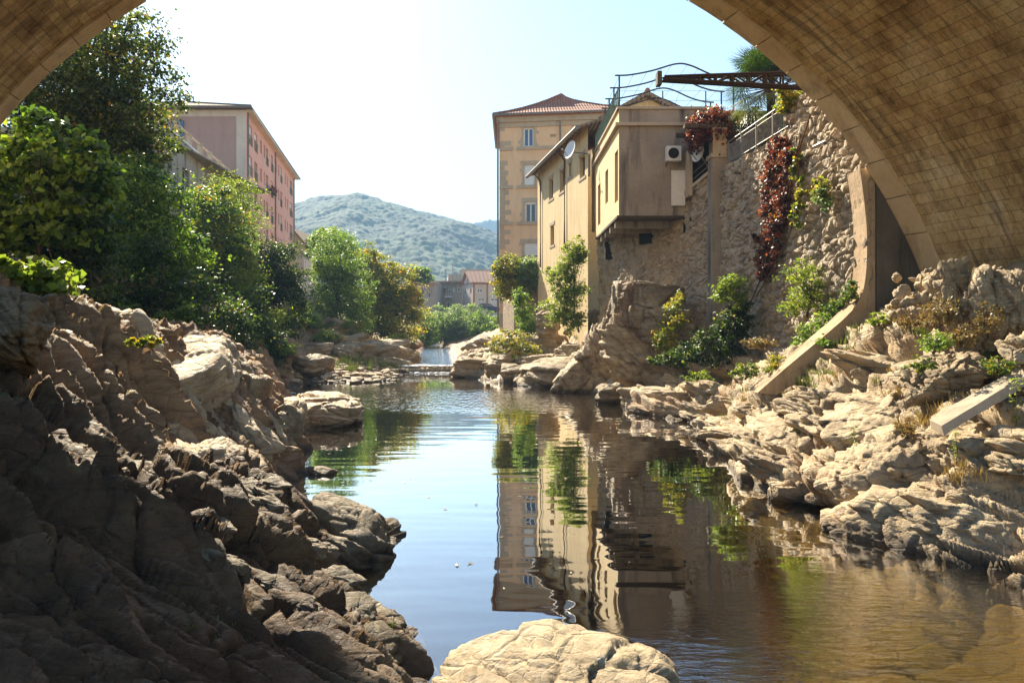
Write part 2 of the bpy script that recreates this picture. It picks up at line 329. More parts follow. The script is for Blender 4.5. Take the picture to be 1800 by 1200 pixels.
for Y, row in SL.items():
    for px, z in row:
        X = (px-900)/F*(Y if Y > 0 else 2.0); pts.append((X/(Y+3)*2.6, math.log(Y+3)*1.6, z, ))
pts = np.array(pts)
def _phi(r2): return np.where(r2 > 1e-12, .5*r2*np.log(r2+1e-12), 0)
_A = pts[:, :2]; _d = ((_A[:, None]-_A[None])**2).sum(2); _n = len(pts)
_K = np.zeros((_n+3, _n+3)); _K[:_n, :_n] = _phi(_d)+np.eye(_n)*4e-4; _K[:_n, _n] = 1; _K[:_n, _n+1:] = _A; _K[_n, :_n] = 1; _K[_n+1:, :_n] = _A.T
_sol = np.linalg.solve(_K, np.concatenate([pts[:, 2]/(1+.0*pts[:, 1]), [0, 0, 0]]))
def base_h(X, Y):
    Q = np.stack([X/(Y+3)*2.6, np.log(Y+3)*1.6], 1); o = np.empty(len(Q))
    for i in range(0, len(Q), 60000):
        q = Q[i:i+60000]; d = ((q[:, None].astype(np.float32)-_A[None].astype(np.float32))**2).sum(2)
        o[i:i+60000] = _phi(d)@_sol[:_n]+_sol[_n]+q@_sol[_n+1:]
    return o
def make_terrain():
    na, nb = 820, 700
    t = np.linspace(-1, 1, na); A = np.sign(t)*np.where(np.abs(t) < .82, np.abs(t)*.78, .6396+(np.abs(t)-.82)*4.2)
    s = np.linspace(0, 1, nb); B = np.interp(s, [0, .06, .62, .84, 1], [math.log(1.0), math.log(6.8), math.log(26), math.log(64), math.log(275)])
    AA, BB = np.meshgrid(A, B); Y = (np.exp(BB)-3).ravel(); X = (AA*np.exp(BB)).ravel()
    H = base_h(X, Y).reshape(nb, na); pxx = X/np.maximum(Y, 1)*F+900; wch = np.interp(Y, [48, 60, 85, 110], [44, 32, 20, 8]); mch = np.exp(-((pxx-766)/wch)**4)*sstep(Y, 49, 51.5)*(Y < 115); H = H*(1-mch.reshape(nb, na))+.02*mch.reshape(nb, na); X2 = X.reshape(nb, na); Y2 = Y.reshape(nb, na)
    e = np.stack([np.gradient(X2, axis=1), np.gradient(Y2, axis=1), np.gradient(H, axis=1)], 2)
    g = np.stack([np.gradient(X2, axis=0), np.gradient(Y2, axis=0), np.gradient(H, axis=0)], 2)
    Nn = np.cross(e, g).reshape(-1, 3); Nn /= np.linalg.norm(Nn, axis=1)[:, None]+1e-9
    z = H.ravel(); P = np.stack([X, Y, z], 1)
    left = X < -.5
    D = np.zeros(len(P)); far = sstep(Y, 20, 38)
    fade = 1-.75*sstep(Y, 60, 110)
    for mask, n, e in ((left, (.5, .8, .03), (.6, -.38, -.7)), (~left, (.28, .02, .96), (.45, -.88, -.13))):
        p = P[mask]; a = relief(p, n, .95 if e[1] > -.5 else 1.15, 3.1, 1.3, e); b = relief(p, n, 2.5, 9.7, 1.2, e); fr = far[mask]
        D[mask] = a*(1-.2*fr)*.85+b*(.40+.12*fr)
    under = sstep(-z, -.05, .5); D = D*(1-.8*under)*fade
    gravel = np.exp(-((X+7.6)/4.2)**4-((Y-45)/5.5)**4); D *= 1-.85*gravel                       # flat cobble bar
    px_ = X/np.maximum(Y, 1)*F+900; D *= 1-.9*np.exp(-((px_-766)/42)**6)*sstep(Y, 47, 51)
    near = 1-.5*sstep(-Y, -8, -5)*(X > -9); D *= near
    P = P+Nn*D[:, None]
    f = np.arange(na*nb).reshape(nb, na); F4 = np.stack([f[:-1, :-1], f[:-1, 1:], f[1:, 1:], f[1:, :-1]], 2).reshape(-1, 4)
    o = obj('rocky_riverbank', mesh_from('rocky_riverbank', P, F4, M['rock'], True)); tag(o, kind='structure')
    return P.reshape(nb, na, 3), A, B
TP, TA, TB = make_terrain()
def ground_z(x, y):
    b = math.log(max(y, -1.9)+3); a = x/(y+3); i = int(np.clip(np.searchsorted(TB, b), 1, len(TB)-1)); j = int(np.clip(np.searchsorted(TA, a), 1, len(TA)-1))
    return float(TP[i-1:i+1, j-1:j+1, 2].mean())
g = MB().add([(-6000, -300, -4.2), (6000, -300, -4.2), (6000, 7000, -4.2), (-6000, 7000, -4.2)], [(0, 1, 2, 3)]).build('ground', mat_flat('earth', (.1, .08, .05), .95))
tag(g, kind='structure')

# ---------------------------------------------------------------- boulders
def ico(sub):
    bm = bmesh.new(); bmesh.ops.create_icosphere(bm, subdivisions=sub, radius=1); v = np.array([q.co[:] for q in bm.verts]); f = np.array([[q.index for q in p.verts] for p in bm.faces]); bm.free(); return v, f
ICO = {k: ico(k) for k in (3, 4, 5, 6)}
def rock_mesh(dims, rot, seed, sub=5, L=None, nrm=(.5, -.3, .8), planes=11, sharp=.55, amp=1.0, round_=0.35, e=None):
    v, f = ICO[sub]; q = np.random.RandomState(seed); n = q.normal(size=(planes, 3)); n[:, 2] *= 1.1; n /= np.linalg.norm(n, axis=1)[:, None]
    n = np.concatenate([n, [[0, 0, 1], [1, 0, 0], [-1, 0, 0], [0, 1, 0], [0, -1, 0]]]); d = np.concatenate([q.uniform(sharp, 1, planes), [.8, .9, .9, .9, .9]])
    dt = v@n.T; r = np.where(dt > .05, d/np.maximum(dt, .05), 9); k = 14.
    rr = -np.log(np.exp(-k*r).sum(1))/k; rr = rr*(1-round_)+round_*.85
    P = v*rr[:, None]*np.array(dims)/2
    Rm = np.array(Matrix.Rotation(rot[2], 3, 'Z') @ Matrix.Rotation(rot[1], 3, 'Y') @ Matrix.Rotation(rot[0], 3, 'X')); P = P@Rm.T
    L = L or max(dims)*.42; dn = P/(np.linalg.norm(P, axis=1)[:, None]+1e-6)
    P = P+dn*(relief(P, nrm, L, seed*3.7, 1.0, e)*amp)[:, None]
    return P, f
def rock(loc, dims, rot=(0, 0, 0), seed=1, label=None, group=None, name='boulder', sub=5, mat='rock_b', cat='boulder', **kw):
    P, f = rock_mesh(dims, rot, seed, sub, **kw)
    o = obj(name, mesh_from(name, P, f, M[mat], True), None, loc); return tag(o, label, cat, group)
def rpx(x0, x1, y0, y1, Y, depth, *a, **k):
    """boulder filling the pixel box x0..x1, y0..y1 at distance Y"""
    c = at((x0+x1)/2, (y0+y1)/2, Y); s = Y/F
    return rock(c, ((x1-x0)*s*1.12, depth, (y1-y0)*s*1.12), *a, **k)
# ---------------------------------------------------------------- water
def water_mat(name, tint, dens, ripple, tscale=1.0):
    m = N(name); m.n.remove(m.b); g = m.new('ShaderNodeNewGeometry')
    P = g.outputs['Position']
    def mp(sc, rot=0): q = m.new('ShaderNodeMapping'); q.inputs['Scale'].default_value = sc; q.inputs['Rotation'].default_value = (0, 0, rot); m.l(P, q.inputs[0]); return q.outputs[0]
    xyz = m.new('ShaderNodeSeparateXYZ'); m.l(P, xyz.inputs[0])
    calm = m.noise(mp((.5, 1.6, 1), .1), 1.3, 1.5, .4)
    chop = m.noise(mp((1.1, 3.2, 1), -.25), 2.6, 4, .6)
    fine = m.noise(mp((3.0, 5.5, 1), .15), 2.2, 2, .5); band = m.noise(mp((5.0, 2.2, 1), .05), 1.0, 2, .5)
    if ripple == 'pool':
        wy = m.math('MULTIPLY', m.ramp(m.math('MULTIPLY', xyz.outputs[1], .02), [(.53, 0.), (.57, 1.), (.70, 1.), (.78, .0)]), 1.0)   # breeze across the far pool
        ne = m.math('MULTIPLY', m.ramp(m.math('MULTIPLY', m.math('ADD', xyz.outputs[1], m.math('MULTIPLY', xyz.outputs[0], -.7)), .1), [(.42, 1.), (.75, .0)]), 1.0)
        h = m.math('MULTIPLY', calm, .007)
        h = m.math('ADD', h, m.math('MULTIPLY', m.math('MULTIPLY', chop, m.math('ADD', m.math('MULTIPLY', ne, .9), .004)), .02))
        h = m.math('ADD', h, m.math('ADD', m.math('MULTIPLY', m.math('MULTIPLY', band, wy), .035), m.math('MULTIPLY', m.math('MULTIPLY', fine, ne), .006)))
    else: h = m.math('ADD', m.math('MULTIPLY', chop, .05), m.math('MULTIPLY', fine, .04))
    b = m.new('ShaderNodeBump'); b.inputs['Strength'].default_value = 1.0; b.inputs['Distance'].default_value = 1.0; m.l(h, b.inputs['Height'])
    dt = m.new('ShaderNodeVectorMath', operation='DOT_PRODUCT'); m.l(g.outputs['Incoming'], dt.inputs[0]); m.l(b.outputs[0], dt.inputs[1])
    fr = m.math('MULTIPLY_ADD', m.math('POWER', m.math('SUBTRACT', 1.0, m.math('ABSOLUTE', dt.outputs['Value']), clamp=True), 4.2), .97, .03)
    tr = m.new('ShaderNodeBsdfTransparent'); tr.inputs[0].default_value = (*tint, 1)
    gl = m.new('ShaderNodeBsdfGlossy'); gl.inputs['Roughness'].default_value = .015; gl.inputs[0].default_value = (1, 1, 1, 1); m.l(b.outputs[0], gl.inputs['Normal'])
    fx = m.math('MULTIPLY_ADD', fr, 1.9, .02, clamp=True)
    mx = m.new('ShaderNodeMixShader'); m.l(fx, mx.inputs[0]); m.l(tr.outputs[0], mx.inputs[1]); m.l(gl.outputs[0], mx.inputs[2]); m.l(mx.outputs[0], m.out.inputs['Surface'])
    va = m.new('ShaderNodeVolumeAbsorption'); va.inputs[0].default_value = (.50, .48, .17, 1); va.inputs['Density'].default_value = dens; m.l(va.outputs[0], m.out.inputs['Volume'])
    return m.m
def water_box(name, pts, zt, zb, mat, label=None):
    mb = MB(); n = len(pts); mb.add([(x, y, zt) for x, y in pts]+[(x, y, zb) for x, y in pts], [tuple(range(n)), tuple(range(2*n-1, n-1, -1))]+[(i, i+n, (i+1) % n+n, (i+1) % n) for i in range(n)])
    return tag(mb.build(name, mat, origin=(0, 20, zt)), kind='structure')
water_box('river_water', [(-30, 1.2), (16, 1.2), (16, 49.0), (-3.3, 49.3), (-8, 49.0), (-30, 47)], 0.0, -4.0, water_mat('river_pool', (.96, .95, .88), 1.2, 'pool'))
water_box('river_stream', [(-7.4, 49.6), (-3.2, 49.9), (-3.0, 56), (-4, 75), (-6, 115), (-16, 115), (-13, 75), (-9.0, 56)], .42, -.4, water_mat('river_stream', (.95, .94, .88), 1.0, 'stream'))

# ---------------------------------------------------------------- bridge overhead (skewed barrel vault)
BY0, BY1 = 19.0, 8.5; BC = (-2.25, -.47); BR = 12.96; SK = -.25
def bpt(th, y, r=BR): return (BC[0]+r*math.cos(th)+(y-BY0)*SK, y, BC[1]+r*math.sin(th))
def mat_vault():
    m = N('vault_masonry'); uv = m.new('ShaderNodeUVMap'); uv.uv_map = 'UVMap'; mp = m.new('ShaderNodeMapping'); m.l(uv.outputs[0], mp.inputs[0])
    wv = m.new('ShaderNodeTexNoise'); wv.inputs['Scale'].default_value = 1.2; m.l(uv.outputs[0], wv.inputs['Vector'])
    ws = m.mix(.055, mp.outputs[0], wv.outputs[1], 'ADD')
    br = m.new('ShaderNodeTexBrick'); br.inputs['Scale'].default_value = 1; br.inputs['Brick Width'].default_value = .52; br.inputs['Row Height'].default_value = .25
    br.inputs['Mortar Size'].default_value = .010; br.inputs['Mortar Smooth'].default_value = .4; br.inputs['Color1'].default_value = (.30, .30, .30, 1); br.inputs['Color2'].default_value = (.8, .8, .8, 1); br.inputs['Mortar'].default_value = (0, 0, 0, 1)
    m.l(ws, br.inputs['Vector'])
    p = m.pos(); a = m.noise(p, .9, 7, .7); c = m.ramp(a, [(.3, (.28, .16, .06)), (.42, (.60, .39, .16)), (.55, (.80, .56, .26)), (.7, (.92, .73, .42))])
    jv = m.ramp(m.noise(p, 1.7, 5, .7), [(.4, .08), (.65, .45)]); c = m.mix(jv, c, br.outputs[0], 'MULTIPLY'); c = m.mix(.22, c, br.outputs[0], 'OVERLAY'); g2 = m.noise(p, 11, 6, .8); c = m.mix(m.math('MULTIPLY', m.ramp(g2, [(.5, 0.), (.66, 1.)]), .5), c, (.20, .13, .07))
    stv = m.new('ShaderNodeMapping'); stv.inputs['Scale'].default_value = (3.2, .22, 1); m.l(uv.outputs[0], stv.inputs[0])
    st = m.noise(stv.outputs[0], 1.3, 7, .7, .5)                       # seepage streaks running down the vault
    z = sep_z(m)[2]; lowk = m.ramp(m.math('MULTIPLY', z, .08), [(.25, 1.), (.85, .75)])
    c = m.mix(m.math('MULTIPLY', m.ramp(st, [(.5, 0.), (.66, 1.)]), m.math('MULTIPLY', lowk, .85)), c, (.075, .05, .03))
    c = m.mix(m.math('MULTIPLY', m.ramp(st, [(.28, 1.), (.42, 0.)]), m.math('MULTIPLY', lowk, .6)), c, (.58, .48, .32))
    bl = m.noise(p, 2.6, 6, .75); c = m.mix(m.math('MULTIPLY', m.ramp(bl, [(.60, 0.), (.70, 1.)]), .55), c, (.06, .04, .025))
    h = m.math('ADD', m.math('MULTIPLY', br.outputs[1], -.55), m.math('MULTIPLY', m.noise(p, 3.2, 8, .75), 1.0)); h = m.math('ADD', h, m.math('MULTIPLY', m.noise(p, 1.1, 3, .5), .8))
    h = m.math('ADD', h, m.math('MULTIPLY', g2, .5)); m.bump(h, 1.0, .11); m.b.inputs['Specular IOR Level'].default_value = .25; return m.done(c, .9)
bridge = thing('stone_bridge', 'tall stone arch bridge vaulting over the river, seen from underneath with stained ashlar blocks', 'bridge', (BC[0], 12, 0))
def vault():
    nt_, ny = 260, 60; th = np.linspace(-.2, math.pi+.2, nt_); ys = np.linspace(BY0-.001, BY1, ny); v = []; 
    for y in ys:
        for t in th: v.append(bpt(t, y))
    v = np.array(v); d = fbm(v*.8, 4)*.05+fbm(v*3, 3)*.025; c = np.array([[BC[0]+(y-BY0)*SK, y, BC[1]] for y in v[:, 1]]); nn = (c-v); nn[:, 1] = 0; nn /= np.linalg.norm(nn, axis=1)[:, None]
    v = v+nn*d[:, None]; ii = np.arange(nt_*ny).reshape(ny, nt_); f = np.stack([ii[:-1, :-1], ii[:-1, 1:], ii[1:, 1:], ii[1:, :-1]], 2).reshape(-1, 4)
    U = np.repeat(ys, nt_); Vv = np.tile(th*BR, ny); uv = np.stack([U, Vv], 1)[f.ravel()]
    o = wloc(bridge); obj('vault', mesh_from('vault', v-np.array(o), f, mat_vault(), True, uv), bridge)
vault()
M['ashlar'] = mat_plaster('ashlar_ring', (.58, .42, .23), (.22, .14, .07), (.70, .54, .33), .6, .9)
def ring(y0, y1, ri, ro, name, par, n=46, gap=.012):
    mb = MB(); t0, t1 = -.15, math.pi+.15; st = (t1-t0)/n
    for i in range(n):
        a = t0+i*st+gap/BR; b = t0+(i+1)*st-gap/BR; q = [a, (a+b)/2, b]; r = random.Random(i); e = r.uniform(-.012, .012)
        v = [bpt(t, y, rr+(e if rr == ri else 0)) for t in q for y in (y0, y1) for rr in (ri, ro)]
        mb.add(v, [(0, 1, 3, 2), (8, 10, 11, 9)]+[(k, k+4, k+5, k+1) for k in (0, 4)]+[(k+2, k+3, k+7, k+6) for k in (0, 4)]+[(k, k+2, k+6, k+4) for k in (0, 4)]+[(k+1, k+5, k+7, k+3) for k in (0, 4)])
    return mb.build(name, M['ashlar'], par)
ring(BY0+.02, BY0-.62, BR-.05, BR+.75, 'arch_ring', bridge); ring(BY1-.02, BY1+.62, BR-.05, BR+.75, 'arch_ring', bridge)
def spandrel(y, s):
    mb = MB(); n = 60; x0 = BC[0]+(y-BY0)*SK; th = np.linspace(0, math.pi, n); top = 14.0; a = []; b = []
    for yy in (y, y+s*.5):
        for t in th: a.append(bpt(t, y, BR+.4)[0:1]+(yy,)+bpt(t, y, BR+.4)[2:]); b.append((x0+24*math.cos(t)/max(abs(math.cos(t)), abs(math.sin(t))*1.7), yy, top))
    v = []; f = []
    for k in range(2):
        for i in range(n): v.append(a[k*n+i]); v.append((a[k*n+i][0], a[k*n+i][1], top))
    for k in range(2):
        for i in range(n-1): q = k*2*n+2*i; f.append((q, q+2, q+3, q+1) if k == 0 else (q, q+1, q+3, q+2))
    mb.add(v, f)
    for sg in (1, -1): xa = x0+sg*(BR+.4); xb = x0+sg*34; mb.box(min(xa, xb), max(xa, xb), min(y, y+s*.5), max(y, y+s*.5), -1, top)
    mb.build('spandrel_wall', M['ashlar'], bridge)
spandrel(BY0-.1, -1); spandrel(BY1+.1, 1)
MB().box(-36, 34, BY1-.1, BY0+.1, 14.0, 14.5).build('deck', M['ashlar'], bridge)
MB().box(-36, 34, BY0-.3, BY0+.05, 14.5, 15.4).build('parapet', M['ashlar'], bridge)
MB().box(-36, 34, BY1-.05, BY1+.3, 14.5, 15.4).build('parapet', M['ashlar'], bridge)
M['hollow_shade'] = mat_plaster('painted_hollow_shade', (.10, .08, .06), (.03, .025, .02), (.15, .12, .09), .8, .8)  # near-black colour paints the shade of the hollow beside the buttress
M['buttress'] = mat_plaster('stained_concrete', (.42, .29, .17), (.14, .08, .04), (.52, .38, .24), .9, .8)
MB().box(8.72, 15, 19.03, 20.2, -1, 8.6).build('abutment', M['hollow_shade'], bridge)
# concrete buttress against the right foot: upright leg that sweeps down into an apron on the rock
def ribbon(pl, pr, y0, y1, sub=5):
    """slab between two pixel outlines, given thickness y0..y1"""
    mb = MB(); n = len(pl)
    def X(p, y): return at(p[0], p[1], BY0+.1)[0], at(p[0], p[1], BY0+.1)[2]
    v = []
    for a, b in zip(pl, pr):
        for y in (y0, y1):
            for p in (a, b): x, z = X(p, y); v.append((x, y, z))
    f = [(0, 1, 3, 2)]+[(4*(n-1)+k for k in (0, 2, 3, 1))]
    f = [tuple(q) for q in f]
    for i in range(n-1):
        k = 4*i; f += [(k, k+4, k+5, k+1), (k+2, k+3, k+7, k+6), (k, k+2, k+6, k+4), (k+1, k+5, k+7, k+3)]
    return mb.add(v, f)
def catmull(p, m=8):
    p = [Vector(q) for q in p]; q = [p[0]]+p+[p[-1]]; o = []
    for i in range(1, len(q)-2):
        for k in range(m): t = k/m; a, b, c, d = q[i-1:i+3]; o.append(.5*((2*b)+(c-a)*t+(2*a-5*b+4*c-d)*t*t+(3*b-a-3*c+d)*t**3))
    return o+[q[-2]]
LP = [(1512, 296), (1518, 340), (1524, 400), (1524, 460), (1519, 505), (1508, 532), (1484, 560), (1440, 598), (1380, 648), (1332, 690)]
RP = [(1566, 296), (1568, 340), (1572, 400), (1574, 460), (1572, 515), (1545, 550), (1510, 590), (1476, 622), (1425, 658), (1366, 694)]
ribbon(catmull(LP), catmull(RP), BY0+.12, BY0+.85).build('buttress', M['buttress'], bridge, rough=(.09, .008))
kb = MB(); a0, a1 = Vector(at(1655, 748, 11.2)), Vector(at(1815, 652, 11.6)); a2 = a1+(a1-a0)*1.5; dy = Vector((0, .34, .05)); dn = Vector((.03, -.01, -.13))
kb.hexa([a0+dn, a2+dn, a2+dn+dy, a0+dn+dy], [a0, a2, a2+dy, a0+dy])
tag(kb.build('concrete_kerb', M['concrete'], rough=(.07, .018)), 'straight sloping concrete kerb laid on the sunny rocks at the right edge', 'kerb')
# ---------------------------------------------------------------- foliage
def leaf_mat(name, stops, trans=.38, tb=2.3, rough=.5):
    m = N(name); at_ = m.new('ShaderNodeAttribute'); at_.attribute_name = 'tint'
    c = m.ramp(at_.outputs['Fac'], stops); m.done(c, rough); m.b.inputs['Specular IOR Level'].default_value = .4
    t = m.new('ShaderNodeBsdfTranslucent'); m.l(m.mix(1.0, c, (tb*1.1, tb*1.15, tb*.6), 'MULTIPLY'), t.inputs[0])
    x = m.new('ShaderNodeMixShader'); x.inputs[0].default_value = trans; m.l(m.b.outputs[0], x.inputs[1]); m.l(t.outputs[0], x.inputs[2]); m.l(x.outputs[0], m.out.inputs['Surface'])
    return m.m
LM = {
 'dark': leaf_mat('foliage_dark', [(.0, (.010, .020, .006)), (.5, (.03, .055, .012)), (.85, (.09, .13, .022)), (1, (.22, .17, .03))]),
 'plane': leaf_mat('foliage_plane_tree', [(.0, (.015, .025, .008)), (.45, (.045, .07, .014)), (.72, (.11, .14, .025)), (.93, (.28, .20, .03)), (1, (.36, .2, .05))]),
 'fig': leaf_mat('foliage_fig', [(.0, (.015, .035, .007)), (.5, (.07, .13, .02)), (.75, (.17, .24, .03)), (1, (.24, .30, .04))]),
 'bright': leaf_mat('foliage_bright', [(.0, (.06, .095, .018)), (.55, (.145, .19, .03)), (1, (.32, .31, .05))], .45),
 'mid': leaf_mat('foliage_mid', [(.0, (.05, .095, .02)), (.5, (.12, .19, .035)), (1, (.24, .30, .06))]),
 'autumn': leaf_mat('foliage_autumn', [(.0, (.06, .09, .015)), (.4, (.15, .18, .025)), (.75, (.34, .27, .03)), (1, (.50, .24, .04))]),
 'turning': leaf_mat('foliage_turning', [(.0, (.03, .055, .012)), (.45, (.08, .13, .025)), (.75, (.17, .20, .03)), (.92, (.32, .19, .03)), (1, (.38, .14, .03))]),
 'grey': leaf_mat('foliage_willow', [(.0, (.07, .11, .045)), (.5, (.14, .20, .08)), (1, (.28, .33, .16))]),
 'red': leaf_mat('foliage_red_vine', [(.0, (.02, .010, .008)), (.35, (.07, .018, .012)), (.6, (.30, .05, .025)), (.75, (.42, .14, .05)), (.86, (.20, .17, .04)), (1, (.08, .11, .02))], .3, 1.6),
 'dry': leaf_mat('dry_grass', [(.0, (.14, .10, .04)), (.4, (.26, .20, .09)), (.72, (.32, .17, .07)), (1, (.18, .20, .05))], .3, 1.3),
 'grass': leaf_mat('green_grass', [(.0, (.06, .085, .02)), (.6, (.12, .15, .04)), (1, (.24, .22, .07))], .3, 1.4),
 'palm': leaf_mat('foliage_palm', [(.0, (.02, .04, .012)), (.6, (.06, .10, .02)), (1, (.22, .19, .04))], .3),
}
def leaves_arrays(C, Nn, size, q, aspect=.62, jitter=.9):
    n = len(C); Nn = Nn+q.normal(size=(n, 3))*jitter; Nn /= np.linalg.norm(Nn, axis=1)[:, None]+1e-9
    r = q.normal(size=(n, 3)); T = np.cross(Nn, r); T /= np.linalg.norm(T, axis=1)[:, None]+1e-9; B = np.cross(Nn, T)
    s = (size*q.uniform(.6, 1.35, n))[:, None]
    v = np.stack([C-T*s*.5, C+B*s*aspect*.5+Nn*s*.06, C+T*s*.5-Nn*s*.1, C-B*s*aspect*.5+Nn*s*.06], 1).reshape(-1, 3)
    return v, np.arange(4*n).reshape(-1, 4)
def leafmesh(name, C, Nn, size, mat, q, tint, parent=None, origin=None, aspect=.62, jitter=.9):
    v, f = leaves_arrays(C, Nn, size, q, aspect, jitter); o = np.array(wloc(parent)) if parent else np.array(origin)
    return obj(name, mesh_from(name, v-o, f, LM[mat] if isinstance(mat, str) else mat, False, None, {'tint': tint}), parent, (0, 0, 0) if parent else tuple(origin))
def crown_pts(blobs, n, q, clump=.18, shell=.55, per=60, droop=0., gap=.0):
    """leaf positions in clumps spread through the outer part of several ellipsoids"""
    vol = np.array([b[3]*b[4]*b[5] for b in blobs])**.67; vol /= vol.sum(); C = []; Nn = []; T = []; tips = []
    for b, w_ in zip(blobs, vol):
        k = max(3, int(n*w_/per)); d = q.normal(size=(k, 3)); d /= np.linalg.norm(d, axis=1)[:, None]
        r = shell+(1-shell)*q.rand(k)**.6; r = r*(1+fbm(d*2.3+b[0], 3)*.55); cen = d*r[:, None]*np.array(b[3:6])+np.array(b[:3])
        s = clump*min(b[3:6])*q.uniform(.5, 1.5, k)
        for c, dd, ss, tt in zip(cen, d, s, q.rand(k)):
            m = int(per*q.uniform(.4, 1.6)); off = q.normal(size=(m, 3))*ss*np.array([1.15, 1.15, .6]); off[:, 2] -= droop*np.abs(q.normal(size=m))*ss
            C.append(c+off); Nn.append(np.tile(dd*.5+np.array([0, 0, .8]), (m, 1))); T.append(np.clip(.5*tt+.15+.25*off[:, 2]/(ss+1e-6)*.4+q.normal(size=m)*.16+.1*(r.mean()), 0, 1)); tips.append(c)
    return np.concatenate(C), np.concatenate(Nn), np.concatenate(T), np.array(tips)
def tree(name, label, base, blobs, n, size, mat, cat='tree', seed=1, trunk_r=.18, limbs=26, clump=.2, shell=.5, per=60, droop=.2, group=None, bark='bark', stem='trunk', aspect=.62):
    q = np.random.RandomState(seed); t = thing(name, label, cat, base, group)
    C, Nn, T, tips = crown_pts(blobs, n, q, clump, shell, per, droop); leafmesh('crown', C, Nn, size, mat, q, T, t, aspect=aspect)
    cen = Vector(np.mean([b[:3] for b in blobs], axis=0)); base = Vector(base); mb = MB()
    fork = base.lerp(cen, .45)+Vector((q.uniform(-.3, .3)*trunk_r*4, 0, 0)); top = cen.lerp(Vector(max((b[:3] for b in blobs), key=lambda z: z[2])), .5)
    mid = base.lerp(fork, .5)+Vector((q.uniform(-1, 1)*trunk_r, q.uniform(-1, 1)*trunk_r, 0))
    mb.tube([base, mid, fork, top], [trunk_r, trunk_r*.85, trunk_r*.65, trunk_r*.2], 8)
    for i in q.choice(len(tips), min(limbs, len(tips)), replace=False):
        e = Vector(tips[i]); s = fork.lerp(top, q.rand()*.8); m = s.lerp(e, .5)+Vector((0, 0, (e-s).length*.10)); mb.tube([s, m, e], [trunk_r*.32, trunk_r*.2, trunk_r*.05], 5)
    mb.build(stem, M[bark], t); return t
def B(px, py, rx, ry, Y, dy=None):
    """ellipsoid whose outline fills the pixel box around px,py at distance Y"""
    c = at(px, py, Y); s = Y/F; return (*c, rx*s, dy if dy is not None else (rx+ry)*.5*s, ry*s)
def gb(px, Y, z=None): x = (px-900)/F*Y; return (x, Y, ground_z(x, Y) if z is None else z)

# left bank, near to far
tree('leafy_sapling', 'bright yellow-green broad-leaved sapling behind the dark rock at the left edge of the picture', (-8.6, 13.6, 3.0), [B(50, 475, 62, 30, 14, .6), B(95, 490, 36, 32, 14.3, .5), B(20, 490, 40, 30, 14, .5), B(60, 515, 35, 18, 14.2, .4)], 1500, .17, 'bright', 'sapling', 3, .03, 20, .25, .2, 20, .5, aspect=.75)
tree('fig_tree', 'large bright green broad-leaved bush filling the left edge under the arch', (-14.2, 24, 4.2), [B(95, 260, 95, 60, 24), B(60, 330, 120, 90, 24.5), B(150, 330, 60, 80, 24), B(20, 420, 90, 90, 25), B(120, 430, 70, 70, 24.5)], 13500, .24, 'fig', 'bush', 5, .16, 30, .13, .55, 45, .3, aspect=.8)
tree('ivy_column', 'dark ivy-clad trunk hanging with small leaves between the big bush and the shaded hollow', (-13.0, 24.5, 3.4), [B(155, 400, 36, 60, 24.5, .7), B(165, 470, 34, 60, 24.5, .7), B(190, 545, 32, 45, 23.5, .6), B(140, 440, 40, 80, 25, .7)], 9000, .12, 'dark', 'ivy', 8, .1, 12, .2, .5, 50, .5)
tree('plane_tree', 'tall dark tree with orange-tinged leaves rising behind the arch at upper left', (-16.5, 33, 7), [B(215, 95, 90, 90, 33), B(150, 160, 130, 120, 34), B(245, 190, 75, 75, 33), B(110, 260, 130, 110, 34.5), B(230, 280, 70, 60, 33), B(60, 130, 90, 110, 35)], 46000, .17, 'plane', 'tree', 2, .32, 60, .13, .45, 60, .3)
tree('shrub', 'dark green shrub with sunlit tips hanging over the shaded cliff below the tall tree', (-13.5, 31, 6), [B(250, 350, 75, 70, 31), B(300, 440, 62, 70, 30.5), B(335, 490, 34, 45, 30), B(240, 430, 50, 60, 31.5), B(225, 330, 70, 60, 32)], 17000, .16, 'fig', 'shrub', 12, .12, 30, .17, .5, 50, .5)
tree('creeper', 'leafy creeper trailing down behind the flat white-topped rock', (-11.2, 26, 3.4), [B(300, 565, 38, 22, 26, .5), B(225, 560, 20, 25, 25, .4), B(330, 545, 18, 22, 26, .4)], 1500, .12, 'fig', 'creeper', 14, .03, 10, .25, .3, 30, .4)
tree('maple_tree', 'bushy tree turning orange and yellow below the grey terrace wall', (-14.2, 39, 6), [B(380, 410, 62, 60, 39), B(340, 450, 50, 70, 38), B(410, 470, 50, 60, 39.5), B(370, 370, 45, 45, 40), B(385, 540, 60, 45, 39)], 26000, .15, 'turning', 'tree', 21, .16, 40, .15, .5, 60, .3)
tree('robinia_tree', 'feathery light green tree in front of the pink apartment block', (-15.2, 47, 8), [B(400, 340, 55, 38, 47), B(425, 385, 48, 45, 47), B(355, 355, 36, 30, 47), B(430, 430, 40, 40, 47.5)], 15000, .13, 'bright', 'tree', 23, .12, 40, .13, .3, 40, .4, aspect=.4)
tree('evergreen_oak', 'dark rounded evergreen tree leaning over the shaded cliff beside the small white house', (-14.2, 45, 5), [B(485, 470, 46, 48, 44), B(500, 530, 38, 55, 44), B(455, 500, 38, 60, 44), B(480, 580, 45, 30, 43)], 26000, .14, 'dark', 'tree', 25, .2, 30, .17, .6, 60, .3)
tree('robinia_tree', 'low light green sapling hanging over the left cliff below the dark evergreen tree', (-12.2, 38, 3.6), [B(455, 560, 48, 30, 38, .8), B(430, 500, 36, 34, 38, .8), B(480, 590, 28, 24, 38, .6)], 5000, .13, 'bright', 'sapling', 27, .08, 24, .2, .3, 40, .4, aspect=.4)
